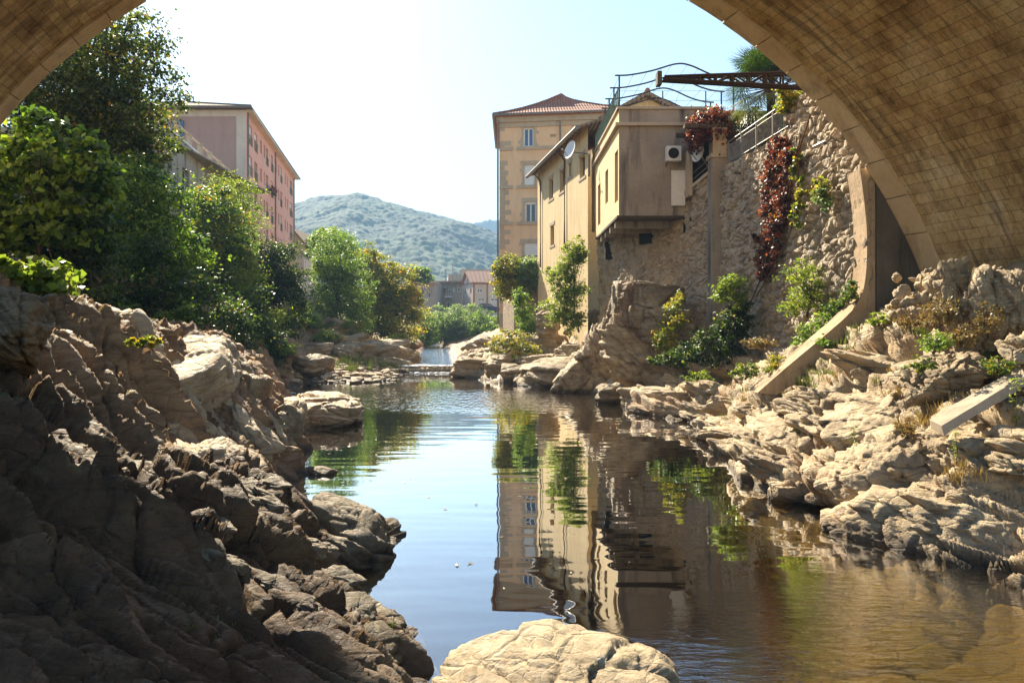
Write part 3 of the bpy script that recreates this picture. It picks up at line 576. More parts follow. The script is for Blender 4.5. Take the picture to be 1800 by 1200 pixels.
tree('willow_tree', 'broad fresh green tree with fine foliage on the left bank mid-distance', (-13.4, 60, 3.2), [B(594, 450, 44, 48, 60), B(588, 510, 46, 60, 60), B(625, 510, 30, 60, 61), B(600, 565, 55, 34, 60), B(566, 490, 20, 45, 61)], 34000, .17, 'mid', 'tree', 31, .2, 50, .14, .4, 60, .3, aspect=.45)
tree('oak_tree', 'olive green dome-shaped tree rising behind the fresh green tree beside the white house', (-17, 76, 5), [B(578, 424, 34, 26, 75), B(600, 450, 35, 30, 76), B(560, 440, 18, 26, 76)], 9000, .22, 'mid', 'tree', 33, .25, 20, .15, .6, 50, .2)
tree('chestnut_tree', 'large tree turning golden orange on the left bank, nearest to the upstream channel', (-10.4, 68, 2.4), [B(652, 470, 24, 40, 69), B(690, 500, 40, 42, 68), B(700, 560, 42, 40, 67), B(660, 540, 38, 55, 68), B(722, 530, 22, 34, 67)], 34000, .2, 'autumn', 'tree', 35, .22, 40, .16, .5, 60, .2)
tree('pine_tree', 'small spreading tree with an open crown above the grey factory roofs', (-17.5, 118, 5), [B(737, 478, 22, 9, 118), B(748, 490, 14, 8, 118), B(726, 484, 12, 12, 118)], 2600, .38, 'mid', 'tree', 37, .16, 16, .25, .3, 25, .2)
for i, (px, py, rx, ry, Y, lab) in enumerate([
  (748, 575, 22, 34, 92, 'green riverside willow bush at the foot of the golden tree'), (775, 570, 20, 34, 96, 'tall grey-green willow bush below the grey factory, left of the middle one'),
  (800, 567, 20, 34, 94, 'grey-green willow bush in the middle of the thicket across the stream'), (826, 565, 22, 30, 98, 'pale willow bush below the corner of the cream house'),
  (852, 572, 22, 30, 95, 'pale green willow bush in front of the dark blue parked car'), (878, 580, 20, 26, 92, 'yellowish willow bush touching the stone terrace wall')]):
    tree('willow_bush', lab, at(px, 602, Y), [B(px, py, rx, ry, Y), B(px-8, py+14, rx, ry*.6, Y-1), B(px+9, py+12, rx*.8, ry*.6, Y-2)], 8500, .24, 'grey' if i in (1, 2, 3) else 'mid', 'willow', 50+i, .08, 20, .17, .5, 50, .2, 'willow bushes across the stream', aspect=.4)
tree('ivy_mass', 'near-black ivy mass filling the shaded hollow behind the flat white-topped rock', (-12.4, 28, 3.0), [B(250, 480, 60, 80, 28.5, 1.2), B(330, 540, 60, 60, 28.5, 1.2), B(400, 570, 50, 55, 30, 1.2), B(190, 540, 60, 50, 27.5, 1.0)], 15000, .13, 'dark', 'ivy', 41, .08, 16, .22, .3, 70, .4)
tree('ivy_mass', 'dark ivy draping the tall left cliff above the pool, below the dark evergreen tree', (-12.6, 35, 2.0), [B(440, 560, 46, 60, 35, 1.0), B(475, 610, 26, 40, 35.5, .8), B(420, 610, 40, 36, 33, .8)], 11000, .13, 'dark', 'ivy', 42, .06, 14, .2, .3, 70, .4)
# right bank
tree('ivy_bush', 'olive ivy bush spilling over the stone terrace wall below the tower house', (-.3, 56.5, 6.2), [B(893, 470, 24, 24, 56, .8), B(905, 500, 26, 26, 56, .7), B(884, 495, 18, 28, 56, .6)], 9000, .16, 'autumn', 'bush', 61, .06, 14, .2, .5, 50, .7)
tree('ivy_bush', 'pale green bush hanging from the balcony corner of the tower house', (1.0, 56, 7), [B(932, 470, 20, 22, 55.5, .7), B(925, 495, 16, 26, 55.5, .5), B(948, 478, 8, 26, 55, .4)], 6500, .14, 'grey', 'bush', 62, .05, 12, .2, .5, 50, .7)
tree('ailanthus_sapling', 'bright green feathery sapling growing against the long tan wall', (3.4, 40.5, 2.6), [B(1003, 450, 26, 26, 40.5, .7), B(985, 480, 28, 22, 40.5, .7), B(1000, 510, 36, 26, 40, .8), B(1020, 440, 14, 30, 40.5, .5), B(985, 545, 32, 26, 39.5, .8), B(1010, 560, 20, 20, 39, .7)], 11000, .15, 'bright', 'sapling', 63, .06, 34, .16, .2, 30, .5, aspect=.35)
tree('shrub', 'small green shrub at the foot of the stone terrace wall', (.7, 47, 2.2), [B(922, 545, 16, 34, 47, .6), B(912, 520, 10, 22, 47, .4), B(930, 575, 22, 18, 46, .6)], 3800, .13, 'mid', 'shrub', 64, .04, 12, .2, .3, 35, .4)
tree('shrub', 'low brownish-green shrub spreading over the rocks below the stone terrace wall', (-.2, 43.5, 1.5), [B(900, 595, 34, 18, 44, .8), B(930, 618, 30, 16, 43, .7), B(880, 610, 20, 14, 44, .5)], 5200, .10, 'autumn', 'shrub', 65, .04, 16, .2, .3, 35, .2)
tree('ivy_bush', 'dark glossy ivy heap in the shade at the foot of the stone wall', (6.5, 26.5, 2.2), [B(1250, 610, 48, 28, 26.5, .8), B(1205, 625, 40, 18, 26.5, .6), B(1285, 575, 30, 36, 26.8, .7), B(1165, 632, 36, 9, 27, .5), B(1300, 550, 18, 26, 26.8, .5)], 9500, .11, 'dark', 'ivy', 66, .05, 16, .2, .5, 50, .4)
tree('shrub', 'reddish-tipped bramble shrub beside the big flat-topped boulder', (5.3, 29.5, 2.2), [B(1185, 550, 18, 34, 29.5, .5), B(1175, 590, 24, 24, 29.3, .5), B(1195, 525, 12, 18, 29.5, .4)], 2600, .10, 'autumn', 'shrub', 67, .03, 14, .22, .3, 25, .4)
tree('ailanthus_sapling', 'yellow-green sapling in full sun at the foot of the brown pilaster', (7.3, 26.4, 3.0), [B(1285, 500, 26, 20, 26.4, .5), B(1270, 515, 20, 20, 26.4, .4), B(1300, 525, 14, 18, 26.4, .4)], 1800, .14, 'bright', 'sapling', 68, .03, 14, .22, .2, 22, .5, aspect=.4)
tree('acacia_sapling', 'thin open-branched green sapling in front of the sunlit rubble wall', (8.0, 21.6, 3.2), [B(1415, 480, 45, 30, 22, .6), B(1430, 520, 45, 34, 22, .6), B(1395, 535, 30, 26, 21.8, .5), B(1460, 490, 26, 26, 22, .4), B(1460, 545, 32, 26, 21.8, .5)], 5200, .085, 'bright', 'sapling', 69, .04, 46, .14, .1, 22, .2, aspect=.4)
tree('shrub', 'green shrub at the foot of the buttress where it meets the wall', (8.3, 20.6, 3.3), [B(1478, 545, 26, 26, 20.6, .4), B(1450, 570, 28, 20, 20.5, .4), B(1500, 560, 14, 18, 20.3, .3)], 2600, .08, 'mid', 'shrub', 70, .03, 16, .2, .3, 25, .3)
# vines on the walls
def vine(name, label, blobs, n, size, mat, seed, cat='vine', per=30, stems=()):
    q = np.random.RandomState(seed); c = blobs[0]; t = thing(name, label, cat, (c[0], c[1], min(b[2]-b[5] for b in blobs)))
    C, Nn, T, tips = crown_pts(blobs, n, q, .2, .1, per, .9); leafmesh('leaves', C, Nn*.4+np.array([-.7, -.3, .2]), size, mat, q, T, t, aspect=.85)
    mb = MB()
    for s in stems: mb.tube(catmull(s, 4), .02, 5)
    if not stems:
        for k in range(10): mb.tube([tips[q.randint(len(tips))], Vector(np.mean(tips, axis=0))], [.008, .02], 4)
    mb.build('stem', M['bark'], t); return t
wx = 8.2
def BW(px, py, r, rz, th=.28):
    Y = wx*F/(px-900); c = at(px, py, Y); return (c[0], c[1], c[2], th, r, rz)
vine('climbing_vine', 'curtain of red and green climbing vine hanging down the sunlit rubble wall', [BW(1368, 262, .5, .5), BW(1358, 300, .6, .8), BW(1352, 350, .55, .9), BW(1362, 400, .5, .8), BW(1350, 440, .5, .6), BW(1345, 470, .4, .5), BW(1385, 280, .3, .5), BW(1375, 345, .5, .8)], 13000, .085, 'red', 81, stems=[[at(1365, 260, 24.4), at(1360, 380, 24.6), at(1340, 480, 25.5), at(1315, 540, 27)]])
vine('climbing_vine', 'thin brownish vine strand climbing beside the rusty post right of the red curtain', [BW(1398, 290, .25, .5, .15), BW(1405, 340, .3, .7, .15), BW(1400, 380, .3, .5, .15), BW(1440, 330, .3, .4, .25)], 2400, .09, 'autumn', 82, stems=[[at(1400, 240, 23), at(1402, 330, 23), at(1385, 420, 23.6), at(1330, 520, 26)]])
vine('climbing_vine', 'mound of dark red vine covering the pergola beside the box-shaped annex', [(7.6, 31.2, 10.85, .75, .9, .5), (7.2, 31, 10.4, .4, .7, .5), (7.05, 30.6, 10.05, .28, .5, .4), (8.2, 31.4, 11.1, .9, .9, .4), (8.1, 30.6, 10.2, .5, .6, .5)], 11000, .10, 'red', 83)
vine('hedge', 'dark green garden hedge behind the terrace railing', [(10.6, 30, 10.2, 1.4, 3.2, .9), (10.2, 26.5, 10.2, 1.0, 2.0, .9)], 7000, .13, 'dark', 84, 'hedge')
tree('vine_bush', 'yellow-orange leafed bush above the railing next to the bridge', (8.9, 24.2, 8.9), [B(1390, 178, 24, 22, 24.2, .5), B(1410, 180, 20, 24, 24.2, .4), B(1376, 160, 12, 10, 24.2, .3)], 3000, .11, 'autumn', 'bush', 85, .04, 14, .2, .3, 30, .3, aspect=.8)
vine('wall_plant', 'small tuft of grey-green plants growing out of the sunlit rubble wall under the arch', [BW(1445, 345, .25, .35, .2), BW(1450, 360, .2, .25, .15)], 900, .07, 'grey', 86)
vine('wall_plant', 'olive tuft growing from the foot of the rubble wall left of the buttress', [BW(1495, 515, .25, .3, .2), BW(1475, 535, .25, .25, .2)], 1100, .07, 'turning', 87)
vine('climbing_vine', 'red and orange creeper tips spreading low on the wall below the red curtain', [BW(1338, 452, .35, .35, .15), BW(1362, 455, .3, .4, .15), BW(1330, 420, .2, .35, .12)], 1500, .08, 'red', 88)
# fan palms
def palm(label, base, top, rr, nf, seed, size=1.0, up=.2):
    q = random.Random(seed); t = thing('fan_palm', label, 'palm', base); base = Vector(base); top = Vector(top)
    MB().tube([base, base.lerp(top, .5), top], [.16*size, .17*size, .15*size], 10).build('trunk', M['bark'], t)
    v = []; f = []; tint = []; st = MB()
    for k in range(nf):
        az = q.uniform(0, 2*math.pi); el = q.uniform(-1.1, 1.35) if k > nf*.35 else q.uniform(.1, 1.4)+up
        d = Vector((math.cos(az)*math.cos(el), math.sin(az)*math.cos(el), math.sin(el))); ln = rr*q.uniform(.45, .62); hub = top+d*ln; st.tube([top, hub], [.02*size, .012*size], 4)
        side = d.cross(Vector((0, 0, 1)))
        if side.length < .1: side = Vector((1, 0, 0))
        side.normalize(); tt = q.random()*.55 if el > -.2 else .5+q.random()*.5
        for j in range(22):
            a = (j/21-.5)*R(230); dd = (d*math.cos(a)+side*math.sin(a)).normalized(); L = rr*.5*q.uniform(.85, 1.1)*(1-.25*abs(j/21-.5)); tip = hub+dd*L+Vector((0, 0, -L*.22)); wv = dd.cross(d.cross(side)).normalized()*.022*size
            m_ = hub.lerp(tip, .5)+Vector((0, 0, L*.05)); i = len(v); v += [tuple(hub), tuple(m_+wv), tuple(tip), tuple(m_-wv)]; f.append((i, i+1, i+2, i+3)); tint.append(tt)
    o = np.array(wloc(t)); obj('fronds', mesh_from('fronds', np.array(v)-o, np.array(f), LM['palm'], False, None, {'tint': tint}), t); st.build('frond_stalk', M['bark'], t)
palm('large dark fan palm behind the terrace railing with a round spiky head', (9.7, 29.5, 8.9), at(1354, 158, 29.5)[0:1]+(29.5,)+(at(0, 155, 29.5)[2],), 2.0, 80, 4)
palm('small bright green fan palm tucked beside the red vine on the terrace', (8.9, 30.2, 8.9), (9.0, 30.2, 10.15), .9, 9, 9, .5, .6)
# ---------------------------------------------------------------- buildings
def fs(p0, p1, px, py=None):
    """where the sight line of a pixel column meets the facade p0-p1: (metres along it, height)"""
    k = (px-900)/F; dx, dy = p1[0]-p0[0], p1[1]-p0[1]; L = math.hypot(dx, dy); t = (k*p0[1]-p0[0])/(dx-k*dy); Y = p0[1]+t*dy
    return t*L, (CAMH-(py-HOR)/F*Y if py is not None else None)
def hole(p0, p1, x0, x1, y0, y1):
    a, b = fs(p0, p1, x0)[0], fs(p0, p1, x1)[0]; z = [fs(p0, p1, (x0+x1)/2, y)[1] for y in (y0, y1)]; return (min(a, b), max(a, b), min(z), max(z))
def mat_tiles(name, col, col2):
    m = N(name); p = m.pos(); wv = m.new('ShaderNodeTexWave', wave_type='BANDS', bands_direction='X'); wv.inputs['Scale'].default_value = 1.3; m.l(p, wv.inputs[0])
    wz = m.new('ShaderNodeTexWave', wave_type='BANDS', bands_direction='Y'); wz.inputs['Scale'].default_value = .9; m.l(p, wz.inputs[0])
    c = m.ramp(m.noise(m.pos((2.5, 2.5, 2.5)), 1.5, 5, .8), [(.3, col2), (.6, col), (.8, tuple(min(1, x*1.4) for x in col))]); c = m.mix(m.math('MULTIPLY', m.ramp(wv.outputs[1], [(.0, 1.), (.35, 0.)]), .6), c, tuple(x*.3 for x in col))
    c = m.mix(m.math('MULTIPLY', m.ramp(wz.outputs[1], [(.0, 1.), (.2, 0.)]), .3), c, tuple(x*.4 for x in col))
    m.bump(wv.outputs[1], .8, .08); return m.done(c, .9)
def mat_rubble(name, tone=1.0, scale=3.0):
    m = N(name); p = m.pos((1, 1, 1.35)); d = m.noise(p, 1.8, 4, .6); pd = m.mix(.12, p, d, 'ADD')
    e = m.vor(pd, scale, 'DISTANCE_TO_EDGE'); c0 = m.new('ShaderNodeTexVoronoi'); c0.inputs['Scale'].default_value = scale; m.l(pd, c0.inputs['Vector']); r = m.ramp(c0.outputs[1], [(.0, (.15*tone, .11*tone, .08*tone)), (.35, (.33*tone, .26*tone, .19*tone)), (.7, (.44*tone, .36*tone, .26*tone)), (1, (.24*tone, .20*tone, .17*tone))])
    mort = m.ramp(e, [(.0, 1.), (.09, 0.)]); c = m.mix(mort, r, (.40*tone, .34*tone, .26*tone)); n = m.noise(m.pos(), .7, 6, .7)
    c = m.mix(m.math('MULTIPLY', m.ramp(n, [(.42, 0.), (.6, 1.)]), .6), c, (.46*tone, .36*tone, .24*tone)); n2 = m.noise(m.pos((1, 1, .25)), 1.2, 6, .7)
    c = m.mix(m.math('MULTIPLY', m.ramp(n2, [(.55, 0.), (.66, 1.)]), .6), c, (.14*tone, .10*tone, .07*tone))
    f = m.noise(p, 16, 6, .75); c = m.mix(m.math('MULTIPLY', m.ramp(f, [(.5, 0.), (.7, 1.)]), .4), c, (.1*tone, .08*tone, .06*tone))
    h = m.math('ADD', m.ramp(e, [(0, 0.), (.12, .8), (.5, 1.)]), m.math('MULTIPLY', f, .9)); m.bump(h, .8, .07); return m.done(c, .92)
M['tan'] = mat_plaster('tan_render', (.68, .51, .265), (.33, .22, .11), (.74, .57, .32), .45)
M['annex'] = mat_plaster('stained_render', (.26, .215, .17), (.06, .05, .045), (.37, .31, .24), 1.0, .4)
M['ochre'] = mat_plaster('ochre_render', (.72, .47, .27), (.48, .32, .19), (.78, .53, .32), .35)
M['quoin'] = mat_plaster('grey_stone_trim', (.48, .36, .24), (.22, .17, .12), (.46, .38, .28), .4)
M['pink'] = mat_plaster('pink_render', (.70, .385, .30), (.50, .28, .22), (.74, .43, .34), .25)
M['pink_shaded'] = mat_plaster('pink_render_painted_shade', (.42, .27, .22), (.30, .19, .16), (.46, .30, .25), .3)  # pink render darkened to carry the shade on the end wall
M['grey'] = mat_plaster('weathered_grey_render', (.36, .32, .26), (.08, .07, .06), (.45, .40, .32), .95)
M['cream'] = mat_plaster('cream_render', (.62, .52, .42), (.40, .33, .27)); M['factory'] = mat_plaster('factory_render', (.34, .30, .25), (.18, .16, .14), (.42, .36, .29), .5)
M['tiles'] = mat_tiles('terracotta_tiles', (.46, .19, .11), (.26, .11, .07)); M['oldtiles'] = mat_tiles('old_brown_tiles', (.36, .25, .16), (.18, .13, .09))
M['rubble'] = mat_rubble('rubble_masonry', 1.2); M['rubble_far'] = mat_rubble('rubble_masonry_far', .85, 2.2)
M['jib'] = mat_flat('brown_steel', (.03, .018, .013), .8); M['orange'] = mat_flat('orange_timber', (.45, .17, .07)); M['shutter'] = mat_flat('roller_shutter', (.72, .70, .66), .6, var=.08)
def window(fc, h, par, glass='glass', frame='white', t=.07, rev=.16, mull=1, shutter=0.0, bar=True, name='window'):
    a, b, c, e = h; mb = MB(); P = fc.P
    def bx(u0, u1, z0, z1, d0, d1):
        q = [P(u0, 0, d1)[:2], P(u1, 0, d1)[:2], P(u1, 0, d0)[:2], P(u0, 0, d0)[:2]]; q = q[::-1]; mb.hexa([(x, y, z0) for x, y in q], [(x, y, z1) for x, y in q])
    bx(a, a+t, c, e, rev-.05, rev); bx(b-t, b, c, e, rev-.05, rev); bx(a+t, b-t, e-t, e, rev-.05, rev); bx(a+t, b-t, c, c+t, rev-.05, rev)
    for k in range(mull): u = a+(b-a)*(k+1)/(mull+1); bx(u-t*.45, u+t*.45, c+t, e-t, rev-.052, rev-.002)
    wn = mb.build(name, M[frame], par); pb = MB(); pb.add([P(a, c, rev-.01), P(b, c, rev-.01), P(b, e, rev-.01), P(a, e, rev-.01)], [(0, 1, 2, 3)]); pb.build('pane', M[glass], wn)
    if shutter: mb = MB(); bx(a+t*.5, b-t*.5, e-(e-c)*shutter, e-.01, rev-.10, rev-.06); mb.build('shutter', M['shutter'], wn)
    return wn

# tan house along the river
tA, tB = (1.77, 55.0), (3.98, 41.75); tz = 13.4
tan = thing('tan_house', 'long tan rendered house rising straight from the river rocks, with small dark windows', 'house', (3, 50, 2))
H = [hole(tA, tB, 965, 972, 314, 350), hole(tA, tB, 983.7, 991, 299, 337), hole(tA, tB, 1000, 1004.3, 287, 310), hole(tA, tB, 1019, 1028, 274, 312), hole(tA, tB, 967.5, 974, 396, 431)]
fc = facade(tA, tB, 1.0, tz, H, .3); fc.build('river_wall', M['tan'], tan)
for i, h in enumerate(H): window(fc, h, tan, frame='zinc' if i in (1, 2) else 'dark', rev=.26, mull=0 if i == 2 else 1)
for h in H:
    for nm, (u0, u1, z0, z1) in (('lintel', (h[0]-.16, h[1]+.16, h[3]+.002, h[3]+.2)), ('sill', (h[0]-.2, h[1]+.2, h[2]-.14, h[2]-.002))):
        MB().wallbox(fc.P(u0, 0), fc.P(u1, 0), z0, z1, -.02, .035).build(nm, M['quoin'], tan)
MB().wallbox((1.77+6, 56.1), tA, 1, tz, -.3, 0).build('end_wall', M['tan'], tan)
rf = MB(); d = fc.d; n = fc.n; o = .6
e0 = Vector((*tA, 0))-Vector((d.x, d.y, 0))*.5; e1 = Vector((*tB, 0))+Vector((d.x, d.y, 0))*.25; nn = Vector((n.x, n.y, 0))
rf.hexa([(*(e0+nn*o)[:2], tz-.18), (*(e1+nn*o)[:2], tz-.18), (*(e1-nn*2.6)[:2], tz+.9), (*(e0-nn*2.6)[:2], tz+.9)], [(*(e0+nn*o)[:2], tz-.06), (*(e1+nn*o)[:2], tz-.06), (*(e1-nn*2.6)[:2], tz+1.03), (*(e0-nn*2.6)[:2], tz+1.03)])
roof = rf.build('roof', M['oldtiles'], tan)
for k in range(20):
    s = .5+k*.66; q0 = fc.P(s, tz-.16, -.45); q1 = fc.P(s, tz+.2, .1); MB().bar(q0, q1, .05, n=4).build('rafter', M['bark'], roof)
MB().tube([(*(e0+nn*(o+.06))[:2], tz-.17), (*(e1+nn*(o+.06))[:2], tz-.17)], .11, 8).build('gutter', M['zinc'], tan)
for px, y0, y1 in ((952, 318, 470), (994.5, 290, 436)):
    s = fs(tA, tB, px)[0]; z1 = fs(tA, tB, px, y1)[1]; MB().tube([fc.P(s-.2, tz-.25, -.5), fc.P(s-.1, tz-.55, -.2), fc.P(s, tz-.8, -.08), fc.P(s, z1, -.08)], .055, 6).build('downpipe', M['rust'], tan)
# satellite dishes
def dish(label, c, face, r, mount):
    t = thing('satellite_dish', label, 'satellite dish', c); c = Vector(c); fv = Vector(face).normalized(); q = fv.to_track_quat('Z', 'Y'); mb = MB(); v = []; f = []; n = 20
    for side in (0, .012):
        for i, (rr, dd) in enumerate(((.02, 0), (.5, .05), (.85, .14), (1, .2))):
            for k in range(n): a = 2*math.pi*k/n; v.append(tuple(c+q @ Vector((math.cos(a)*rr*r*.9, math.sin(a)*rr*r, dd*r-side))))
    for s in range(2):
        for i in range(3):
            for k in range(n): b = s*4*n+i*n; f.append((b+k, b+(k+1) % n, b+n+(k+1) % n, b+n+k))
    mb.add(v, f).build('reflector', M['white'], t, True); e = c+fv*r*.95-q @ Vector((0, r*.35, 0)); MB().tube([c-q @ Vector((0, r*.9, 0)), e], .018, 5).bar(e-fv*.03, e+fv*.08, .05).build('feed_arm', M['zinc'], t)
    MB().tube([c-fv*.03, c-fv*.15+Vector((0, 0, -.05)), Vector(mount)], .03, 6).build('bracket', M['zinc'], t)
s = fs(tA, tB, 1028)[0]; dc = fc.P(s, 0, -.75); dz = CAMH+(570-264)/F*dc[1]
dish('grey satellite dish on a bracket above the last window of the long tan house', (dc[0], dc[1], dz), (-.9, -.55, .3), .5, fc.P(s+.6, dz-.3, 0))
dish('pale satellite dish on the small balcony beside the brown pilaster', (7.35, 31.3, 9.7), (-.85, -.5, .25), .36, (7.75, 31.5, 9.2))

# box annex cantilevered over the river wall
bA, bB, bC = (4.33, 41.6), (4.43, 33.0), (8.6, 33.0)
ax = thing('annex', 'box-shaped stained annex with three tall slit windows, jutting out over the river wall on beams', 'annex', (6, 37, 7.4))
H = [hole(bA, bB, 1080.5, 1086.3, 266, 355), hole(bA, bB, 1064, 1069, 299, 357), hole(bA, bB, 1051, 1055.5, 324, 395)]
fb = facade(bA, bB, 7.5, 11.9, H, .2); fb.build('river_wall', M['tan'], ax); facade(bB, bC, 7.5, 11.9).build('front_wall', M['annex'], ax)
for h in H: window(fb, h, ax, frame='bark', rev=.18, mull=0)
sl_ = MB().box(4.36, 8.6, 33.03, 41.6, 7.42, 7.52).build('floor_slab', M['bark'], ax)
for y in (34.1, 35.9, 37.7, 39.5, 41.0): MB().box(4.42, 7.2, y, y+.22, 7.12, 7.43).build('beam', M['annex'], ax)
MB().wallbox(bA, bB, 11.2, 11.33, .0, .16).wallbox((bB[0]-.16, bB[1]), bC, 11.2, 11.33, .0, .16).build('cornice', M['quoin'], ax)
MB().wallbox(bA, bB, 11.9, 12.0, -.3, .08).wallbox((bB[0]-.08, bB[1]), bC, 11.9, 12.0, -.3, .08).build('coping', M['quoin'], ax)
MB().box(4.45, 9.6, 33.3, 41.5, 11.5, 11.6).build('flat_roof', M['annex'], ax)
MB().box(8.4, 12, 33.2, 34.5, 8.5, 11.9).build('side_wall', M['annex'], ax)
# pergola of wavy bars on the annex roof
pg = thing('roof_pergola', 'airy metal pergola of wavy bars and thin wires on the roof of the annex', 'pergola', (7, 35, 11.6))
prof = [(0, 0), (.12, .02), (.3, .17), (.5, .42), (.62, .36), (.78, .05), (.9, -.10), (1, -.14)]; wires = [[] for _ in range(9)]
for k, y in enumerate((33.25, 35.0, 36.7, 38.3)):
    x0, x1 = 4.3, 9.4-.05*k; cv = catmull([(x0+(x1-x0)*u, y, 13.38+h*1.15) for u, h in prof], 5); MB().tube(cv, .035, 6).build('wavy_bar', M['steel'], pg)
    for x in (x0+.18, x1-.15): MB().bar((x, y, 11.6), (x, y, 13.4 if x < 6 else 13.25), .035).build('post', M['steel'], pg)
    for j in range(9): u = (j+.3)/9; wires[j].append(min(cv, key=lambda q: abs(q.x-(x0+(x1-x0)*u))))
wb = MB()
for j in range(9): wb.tube(wires[j], .009, 4)
for z in (12.35, 12.75): wb.bar((4.5, 41, z), (9.2, 41, z), .012, n=4).bar((4.5, 33.3, z), (9.3, 33.3, z), .008, n=4)
wb.build('wire', M['zinc'], pg)
for x in (6.3, 8.1): MB().bar((x, 33.3, 11.6), (x, 33.3, 12.75), .03).build('post', M['zinc'], pg)
rl = thing('roof_railing', 'pale green ornamental railing along the river edge of the annex roof', 'railing', (4.5, 37, 12)); bars = MB()
MB().bar((4.45, 33.1, 12.85), (4.35, 41.5, 12.85), .03).build('top_rail', M['greenmetal'], rl); MB().bar((4.45, 33.1, 12.1), (4.35, 41.5, 12.1), .025).build('bottom_rail', M['greenmetal'], rl)
for k in range(34):
    y = 33.2+k*.25; x = 4.45-.1*(y-33.1)/8.4; bars.bar((x, y, 12.0), (x, y, 12.85), .014, n=4)
    if k % 2: bars.bar((x, y-.12, 12.15), (x, y+.13, 12.8), .016, n=4)
bars.build('baluster', M['greenmetal'], rl)
# air conditioner on the annex front
ac = thing('air_conditioner', 'white air conditioning unit with a black fan hung on the front of the box annex', 'air conditioner', (7.0, 32.8, 9.85)); a0 = at(1171, 283, 32.7); a1 = at(1197, 257, 32.7)
MB().box(a0[0], a1[0], 32.62, 32.98, a0[2], a1[2]).build('casing', M['white'], ac); cx, cz = a0[0]+.29, (a0[2]+a1[2])/2
v = [(cx+.22*math.cos(i*math.pi/12), 32.6, cz+.22*math.sin(i*math.pi/12)) for i in range(24)]; MB().add(v+[(x, 32.615, z) for x, y, z in v], [tuple(range(24)), tuple(range(47, 23, -1))]+[(i, (i+1) % 24, (i+1) % 24+24, i+24) for i in range(24)]).build('fan', M['dark'], ac)
MB().bar((a0[0]+.05, 32.7, a0[2]-.03), (a0[0]+.05, 33, a0[2]-.2), .02).bar((a1[0]-.05, 32.7, a0[2]-.03), (a1[0]-.05, 33, a0[2]-.2), .02).build('bracket', M['zinc'], ac)
# balcony bits between annex and pilaster
bal = thing('balcony', 'small balcony with a pale panel and sloping parapet between the annex and the brown pilaster', 'balcony', (7.6, 32, 8.3))
p0, p1 = at(1180, 345, 32.9), at(1202, 300, 32.9); MB().box(p0[0], p1[0]+.05, 32.86, 32.95, 7.9, 9.35).build('panel', M['shutter'], bal)
MB().box(7.15, 7.3, 32.2, 32.9, 8.2, 10.1).build('post', M['quoin'], bal); MB().hexa([(7.08, 32.75, 8.35), (7.7, 30.85, 8.9), (7.9, 30.85, 8.9), (7.28, 32.75, 8.35)], [(7.08, 32.75, 8.48), (7.7, 30.85, 9.04), (7.9, 30.85, 9.04), (7.28, 32.75, 8.48)]).build('sill', M['quoin'], bal)
MB().box(7.45, 8.4, 32.4, 32.9, 8.5, 10.6).build('doorway', M['dark'], bal)
for z in (.25, .5): MB().bar((7.15, 32.7, 8.45+z), (7.75, 30.9, 9.0+z), .018).build('rail', M['zinc'], bal)

# rubble wall of the right bank, real stones in relief
WP = [(4.5, 41.7), (5.85, 36.8), (7.0, 33.6), (7.95, 30.4), (8.35, 27), (8.5, 23), (8.62, 19.1)]
def wall_relief():
    P_ = [Vector(p) for p in WP]; L = [0]
    for a, b in zip(P_, P_[1:]): L.append(L[-1]+(b-a).length)
    ns, nz = 820, 300; S = np.linspace(0, 1, ns)**.85*L[-1]; xs = np.interp(S, L, [p[0] for p in WP]); ys = np.interp(S, L, [p[1] for p in WP])
    top = np.interp(S, [0, L[2], L[2]+.1, L[3], L[3]+.1, L[5]-1.6, L[5]-1.3, L[6]], [7.4, 7.4, 8.35, 8.9, 8.95, 8.95, 9.6, 9.9]); Z = np.linspace(0, 1, nz)
    X = np.tile(xs, nz); Y = np.tile(ys, nz); ZZ = (.6+(top[None]-.6)*Z[:, None]).ravel(); P = np.stack([X, Y, ZZ], 1)
    tx = np.gradient(xs); ty = np.gradient(ys); nl = np.hypot(tx, ty); nx = np.tile(ty/nl, nz); ny = np.tile(-tx/nl, nz)
    s = np.tile(S, nz); Q = np.stack([s*2.3, ZZ*3.3, 0*s+5], 1); Q[:, :2] += fbm(P*1.5, 3)[:, None]*.7
    f1, f2, idd = worley(Q); near = sstep(-Y, -30, -24); D = (sstep(f2-f1, .02, .28)-.5)*(.07+.03*near)+(idd-.5)*(.07+.02*near)+fbm(P*.9, 3)*.16+fbm(P*6, 4)*.035
    D += (np.clip(2.6-ZZ, 0, 2))*.10
    for px0, px1, y0, y1 in SLITS:
        Yc = np.interp((px0+px1)/2, [1048, 1130, 1196, 1265, 1335], [41.7, 36.8, 33.6, 30.4, 27]); k = (X/Y*F+900 > px0) & (X/Y*F+900 < px1) & (HOR-(ZZ-CAMH)/Y*F > y0) & (HOR-(ZZ-CAMH)/Y*F < y1); D[k] = -.32
    P[:, 0] += nx*D; P[:, 1] += ny*D
    ii = np.arange(ns*nz).reshape(nz, ns); f = np.stack([ii[:-1, :-1], ii[:-1, 1:], ii[1:, 1:], ii[1:, :-1]], 2).reshape(-1, 4); return P, f
SLITS = [(1205, 1215, 348, 408), (1128, 1146, 402, 428), (1066, 1074, 424, 455)]
ww = thing('rubble_wall', 'high sunlit rubble stone wall of the right bank running from the box annex to the bridge', 'wall', (8, 28, 1)); P, f = wall_relief()
obj('masonry', mesh_from('masonry', P-np.array(wloc(ww)), f, M['rubble'], True), ww)
for (a, b), z in zip(zip(WP, WP[1:]), (7.35, 7.35, 8.3, 8.85, 8.85, 9.5)):
    MB().wallbox(a, b, .5, z, -1.1, -.36).build('core', M['rubble'], ww)
